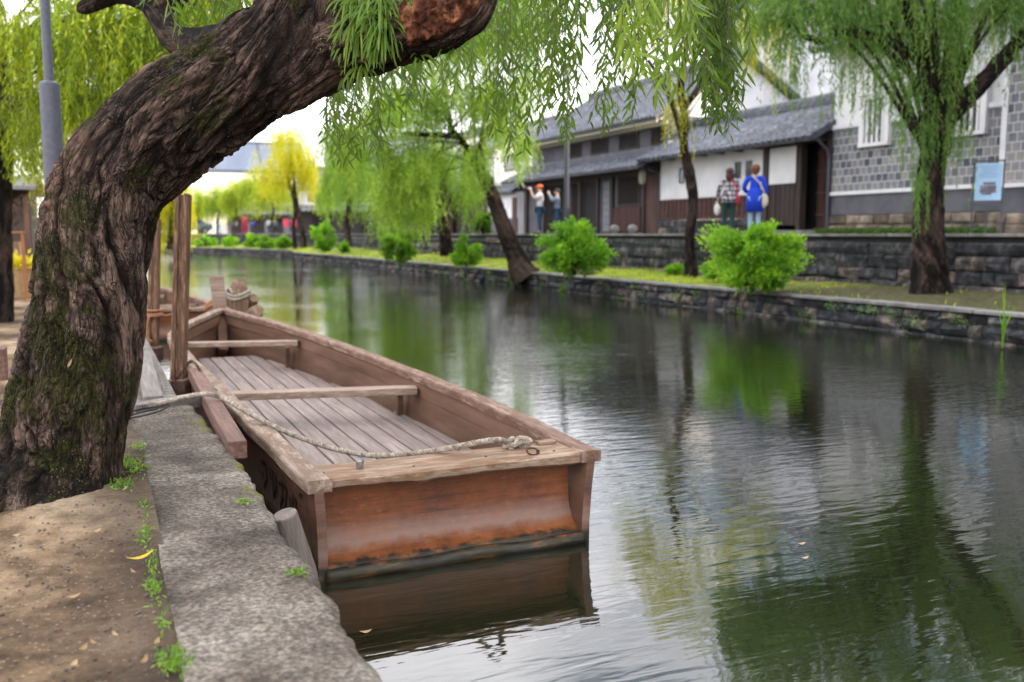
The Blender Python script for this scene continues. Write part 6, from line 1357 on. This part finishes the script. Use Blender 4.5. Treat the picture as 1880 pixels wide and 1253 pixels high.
willow('bright yellow green willow at the canal end, behind the two tall posts', (318, 452, 56), [(312, 458, 14), (314, 420, 11), (318, 380, 9), (320, 350, 7)], [], [(322, 350, 56, 30, 28, 1), (305, 375, 56, 24, 30, .9), (338, 385, 56, 16, 30, .8), (290, 390, 56, 20, 30, .8), (322, 330, 56, 26, 20, .6)], 700, .24, .045, .11, (1.2, 3.4), lf_yel, 58, vb=.55, group='distant willows at the canal bend')
# left bank willows
willow('willow with yellow green curtain of leaves at the upper left, behind the grey lamp post', (2, 560, 11.5), [(-4, 600, 56), (-2, 480, 46), (2, 360, 40), (6, 260, 38), (2, 180, 40), (-8, 80, 34), (-20, -60, 24)],
       [[(0, 200, 11.5, 34), (60, 182, 11.3, 30), (120, 178, 11.1, 24), (190, 182, 11, 18), (270, 170, 10.8, 12)], [(0, 90, 11.5, 26), (120, 40, 11, 20), (260, -40, 10.6, 14)]],
       [(60, 60, 11, 90, 60, 1), (200, 30, 10.6, 110, 60, 1.3), (330, 10, 10.4, 100, 60, 1.2), (130, 170, 11, 90, 40, .8), (260, 100, 10.6, 90, 50, 1), (30, 230, 11.4, 60, 35, .4), (420, -30, 10.2, 70, 40, .6), (150, -120, 11, 220, 90, 1.4)], 2100, .11, .019, .040, (.5, 1.4), lf_lime, 60, vb=.42, vr=.50, group='willows on the left bank', nu=70, bmat=m_bark2,
       cut=lambda P: P[:, 2] > 2.15)
willow('farther willow on the left bank with leaves showing above the trunk bend', (-120, 520, 24), [(-120, 540, 30), (-110, 400, 24), (-90, 250, 20), (-80, 100, 14)], [[(-90, 260, 24, 16), (40, 120, 23, 10), (160, 60, 22.5, 7)]],
       [(60, 190, 23, 70, 60, 1.2), (150, 200, 22.5, 60, 60, 1.2), (40, 80, 23, 90, 60, 1), (200, 90, 22, 90, 60, 1.2), (330, 60, 22, 90, 50, 1), (120, 270, 22.5, 40, 30, .5), (420, 20, 21.5, 60, 40, .7)], 1500, .17, .03, .07, (.7, 1.9), lf_yel, 61, vb=.45, vr=.45, group='willows on the left bank')

# --- bushes
def bush(label, px, py, d, w_, h_, n, L, W, seed, spiky=0, vb=.5, group='bright green bushes along the terrace', hang=0, dist=False):
    c = pt(px, py, d); k = d / F_PX; t = thing('bush', label, 'bush', c, group); m = Matrix.Translation(c.tolist()).inverted(); rg = np.random.RandomState(seed)
    wx, hz = w_ / 2 * k, h_ * k; ns = n
    nc_ = max(26, ns // 34); ca = rg.uniform(0, 2 * math.pi, nc_); ce = np.arcsin(rg.uniform(-.92 - hang * .5, 1, nc_).clip(-.98, 1)); ck = rg.randint(0, nc_, ns); cr = rg.uniform(.70, 1.08 + spiky * .35, nc_); cb = rg.uniform(-.2, .2, nc_)
    az = ca[ck] + rg.normal(size=ns) * .20; el = (ce[ck] + rg.normal(size=ns) * .17).clip(-1.45, 1.55); off_ = np.hypot((az - ca[ck]) * np.cos(el), el - ce[ck])
    R0 = cr[ck] * (1 - .9 * off_ ** 1.5).clip(.5, 1) * rg.uniform(.85, 1.0, ns)
    lump = .85 + .3 * fbm(np.stack([np.cos(az) * 1.7 + seed, np.sin(az) * 1.7, el * 1.8], 1), 2)
    tip = np.stack([np.cos(az) * np.cos(el) * wx, np.sin(az) * np.cos(el) * wx * .9, np.sin(el) * hz * .5 + hz * .42], 1) * (R0 * lump)[:, None]
    root = tip * np.array([.3, .3, .35]) + np.array([0, 0, .08 * 1.0]) * hz; mb = MB(); st_ = MB(); per = 9
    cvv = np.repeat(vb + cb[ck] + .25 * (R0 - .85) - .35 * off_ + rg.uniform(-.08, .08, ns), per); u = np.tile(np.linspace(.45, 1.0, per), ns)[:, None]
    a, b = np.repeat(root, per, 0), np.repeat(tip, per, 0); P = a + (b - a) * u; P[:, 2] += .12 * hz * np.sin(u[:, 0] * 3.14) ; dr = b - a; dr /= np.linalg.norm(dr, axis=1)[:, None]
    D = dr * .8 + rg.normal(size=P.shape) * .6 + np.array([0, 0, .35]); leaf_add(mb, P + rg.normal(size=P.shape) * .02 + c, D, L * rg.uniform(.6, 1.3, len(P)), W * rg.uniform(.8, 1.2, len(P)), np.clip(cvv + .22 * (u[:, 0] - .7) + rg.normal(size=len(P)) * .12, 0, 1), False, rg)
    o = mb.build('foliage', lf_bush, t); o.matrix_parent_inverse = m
    for i in range(0, ns, max(1, ns // 40)):
        st_.tube([c + (0, 0, -.05), c + root[i] + (0, 0, .05), c + tip[i] * .8], [.012, .008, .004], 5)
    o = st_.build('stems', m_bark2, t); o.matrix_parent_inverse = m
    return t
bush('big round bright green bush in front of the merchant house', 1055, 503, 21.9, 152, 122, 1500, .09, .046, 71)
bush('big spiky bright green bush overhanging the canal below the two women', 1395, 524, 16.9, 200, 132, 1700, .080, .040, 72, spiky=.55, hang=.35, vb=.62)
bush('small light green bush left of the leaning trunk', 857, 488, 26.5, 66, 58, 380, .09, .05, 73, spiky=.3, vb=.6)
bush('dark green bush under the low drooping willow curtain', 732, 477, 30, 88, 80, 560, .10, .055, 74, vb=.35)
bush('rounded bush below the narrow drooping willow', 592, 459, 48, 62, 58, 420, .13, .075, 75)
bush('dark green shrub by the garden wall behind the leaning trunk', 885, 428, 36, 46, 48, 260, .13, .07, 76, vb=.15, group='shrubs on the far walkway')
for i, (px, py, d, w_, h_, lab) in enumerate(((520, 455, 64, 34, 22, 'low bush left of the twin trunk willow'), (488, 456, 66, 38, 24, 'yellow topped low bush on the distant terrace'), (464, 455, 70, 32, 26, 'round distant bush below the shop row'), (424, 454, 73, 34, 22, 'distant bush in the middle of the bend'), (375, 452, 76, 46, 20, 'long low bush right of the tall near post'), (634, 462, 44, 22, 20, 'tiny bush beside the narrow drooping willow'), (1238, 505, 23, 40, 22, 'low yellow green weeds at the foot of the slender willow'), (1310, 512, 20, 60, 34, 'low weeds left of the spiky bush'))):
    bush(lab, px, py, d, w_, h_, 130, .05 * d / 15, .028 * d / 15, 80 + i, vb=.6, group='low bushes on the terrace')
# dark green ground cover at the foot of the storehouse
mb = MB(); N = 5000; y_ = rs.uniform(yk0, yk1, N); P = np.stack([FX - .25 - rs.uniform(0, .35, N), y_, Z + rs.uniform(0, .10, N)], 1); D = rs.normal(size=(N, 3)) * .6 + np.array([0, 0, .8]); leaf_add(mb, P, D, .09, .04, rs.uniform(0, .5, N))
tag(mb.build('ground_cover', lf_dark), 'strip of dark green ground cover along the storehouse foundation', 'plants', kind='stuff')
# plants growing from the canal wall, one tall one at the right
mb = MB(); 
for _ in range(60):
    y0 = rs.uniform(2, 34); z0 = rs.uniform(.0, .36); p = np.array([11.2 - .04 - .1 * (.43 - z0), y0, z0]); n = rs.randint(8, 26); D = rs.normal(size=(n, 3)) * .5 + np.array([-.5, 0, .1]); leaf_add(mb, p + rs.normal(size=(n, 3)) * np.array([.02, .10, .05]), D, rs.uniform(.03, .08), .022, rs.uniform(.0, .6))
tag(mb.build('wall_weeds', lf_bush), 'weeds growing from the joints of the far canal wall', 'weeds', kind='stuff')
p = atZ(1840, 640, .02); t = thing('reed_plant', 'single tall green plant rising from the canal wall near the right edge', 'plant', p); m = Matrix.Translation(p.tolist()).inverted()
mb = MB()
for k in range(9):
    a = rs.uniform(0, 6.28); h_ = rs.uniform(.5, .95); S = spline([p + (0, 0, 0), p + (.02 * math.cos(a), .02 * math.sin(a), h_ * .5), p + (.12 * math.cos(a), .12 * math.sin(a), h_)], 10); T, A, B = frames(S); sd_ = np.cross(T, _F); w_ = np.linspace(.012, .001, 10)[:, None]; mb.grid(np.stack([S - sd_ * w_, S + sd_ * w_], 1), a=rs.uniform(.4, .9))
o = mb.build('blades', lf_bush, t); o.matrix_parent_inverse = m

# ------------------------------------------------------------------ ground litter
mb = MB(); 
for px, py, n, rx, ry in ((238, 855, 260, 26, 14), (225, 890, 120, 24, 8), (160, 878, 60, 30, 5), (262, 930, 30, 9, 20), (266, 985, 60, 9, 26), (281, 1050, 80, 11, 34), (287, 1090, 40, 10, 24), (300, 1140, 26, 10, 24), (318, 1215, 170, 26, 22), (255, 820, 60, 14, 6), (50, 900, 60, 40, 6), (448, 922, 50, 10, 3), (545, 1052, 40, 10, 4), (100, 905, 50, 30, 6)):
    for _ in range(n):
        q = atZ(px + rs.normal() * rx * .6, py + rs.normal() * ry * .6, ZQ + (.025 if py < 912 and px < 300 else .012)); D = rs.normal(size=(1, 3)) * .7 + np.array([0, 0, .7]); leaf_add(mb, q[None], D, rs.uniform(.012, .03), rs.uniform(.005, .010), np.array([rs.uniform(.1, .9)]), False)
tag(mb.build('ground_weeds', m_tuft), 'small green weeds sprouting along the joint of dirt and quay slab', 'weeds', kind='stuff')
mb = MB()
for _ in range(420):
    q = atZ(rs.uniform(-40, 330), rs.uniform(870, 1290), ZQ)
    if q[0] > QX0 - .02: continue
    s_ = rs.uniform(.0015, .006) * (1 if rs.uniform() > .04 else 2.2); mb.ell((q[0], q[1], ZQ + .02 * (fbm(np.array([[q[0] * 1.3, q[1] * 1.3, 0]]), 4)[0] - .5) * 2.5 + .035 * math.exp(-(math.hypot(q[0] + .35, (q[1] - 4.2) * .9) / .75) ** 2) - .006), (s_, s_ * .8, s_ * .6), 6, 5, a=rs.uniform(.0, .5))
tag(mb.build('gravel', m_basest), 'small pebbles scattered on the packed dirt', 'gravel', kind='stuff')
m_fl = leafmat('fallen_leaf_tan', (.13, .075, .035), (.27, .17, .085), (.42, .30, .17), .1); m_fy = leafmat('fallen_leaf_yellow', (.5, .32, .02), (.62, .42, .03), (.75, .55, .05), .2)
def fallen(px, py, L, W, az, mat, label, v=.5, z=ZQ + .02):
    L *= .8; W *= .8
    q = atZ(px, py, z); mb = MB(); n = 7; u = np.linspace(0, 1, n); w_ = np.sin(np.pi * np.clip(u, .03, .99)) ** .8 * W / 2; dx, dy = math.cos(az), math.sin(az)
    C = np.stack([(u - .5) * L * dx, (u - .5) * L * dy, .004 + .012 * (u - .5) ** 2 * 4 * L / .08], 1); sd_ = np.array([-dy, dx, .25])
    mb.grid(np.stack([C - sd_ * w_[:, None], C - (0, 0, .002), C + sd_ * w_[:, None]], 1), a=v); o = mb.build('fallen_leaf', mat); o.location = q; return tag(o, label, 'leaf', 'fallen willow leaves')
fallen(258, 1026, .115, .018, .5, m_fy, 'big fresh yellow leaf lying across the dirt and slab joint')
gen = 'small dry tan willow leaf lying on the dirt'
for px, py, L in ((135, 1098, .05), (212, 1168, .045), (172, 1183, .05), (153, 1193, .045), (178, 977, .05), (265, 1216, .06), (288, 1182, .05), (246, 1053, .06), (136, 1222, .04), (66, 902, .05), (30, 985, .03), (205, 1015, .03)):
    fallen(px, py, L, .016, rs.uniform(0, 3.1), m_fl, gen, rs.uniform(.2, .9))
for px, py, lab in ((1472, 1000, 'left pale leaf floating on the canal'), (1478, 1026, 'lower pale leaf floating on the canal'), (672, 1162, 'tiny pale speck leaf floating in the shadow of the near boat')):
    fallen(px, py, .06, .018, 0, m_fl, lab, .9, z=.002)['group'] = 'leaves floating on the canal'
fallen(127, 663, .05, .014, 1.0, m_fl, 'curled tan leaf caught on the mossy trunk', .7, z=ZQ)
o = COL.objects[-1]; q = atD(127, 668, 3.60); o.location = q; o.rotation_euler = (R(70), 0, R(20))

# ------------------------------------------------------------------ render settings
cy = SC.cycles
try:
    cy.use_denoising = True; cy.max_bounces = 7; cy.diffuse_bounces = 3; cy.glossy_bounces = 3; cy.transmission_bounces = 4; cy.transparent_max_bounces = 4; cy.caustics_reflective = False; cy.caustics_refractive = False; cy.sample_clamp_indirect = 6
except Exception: pass
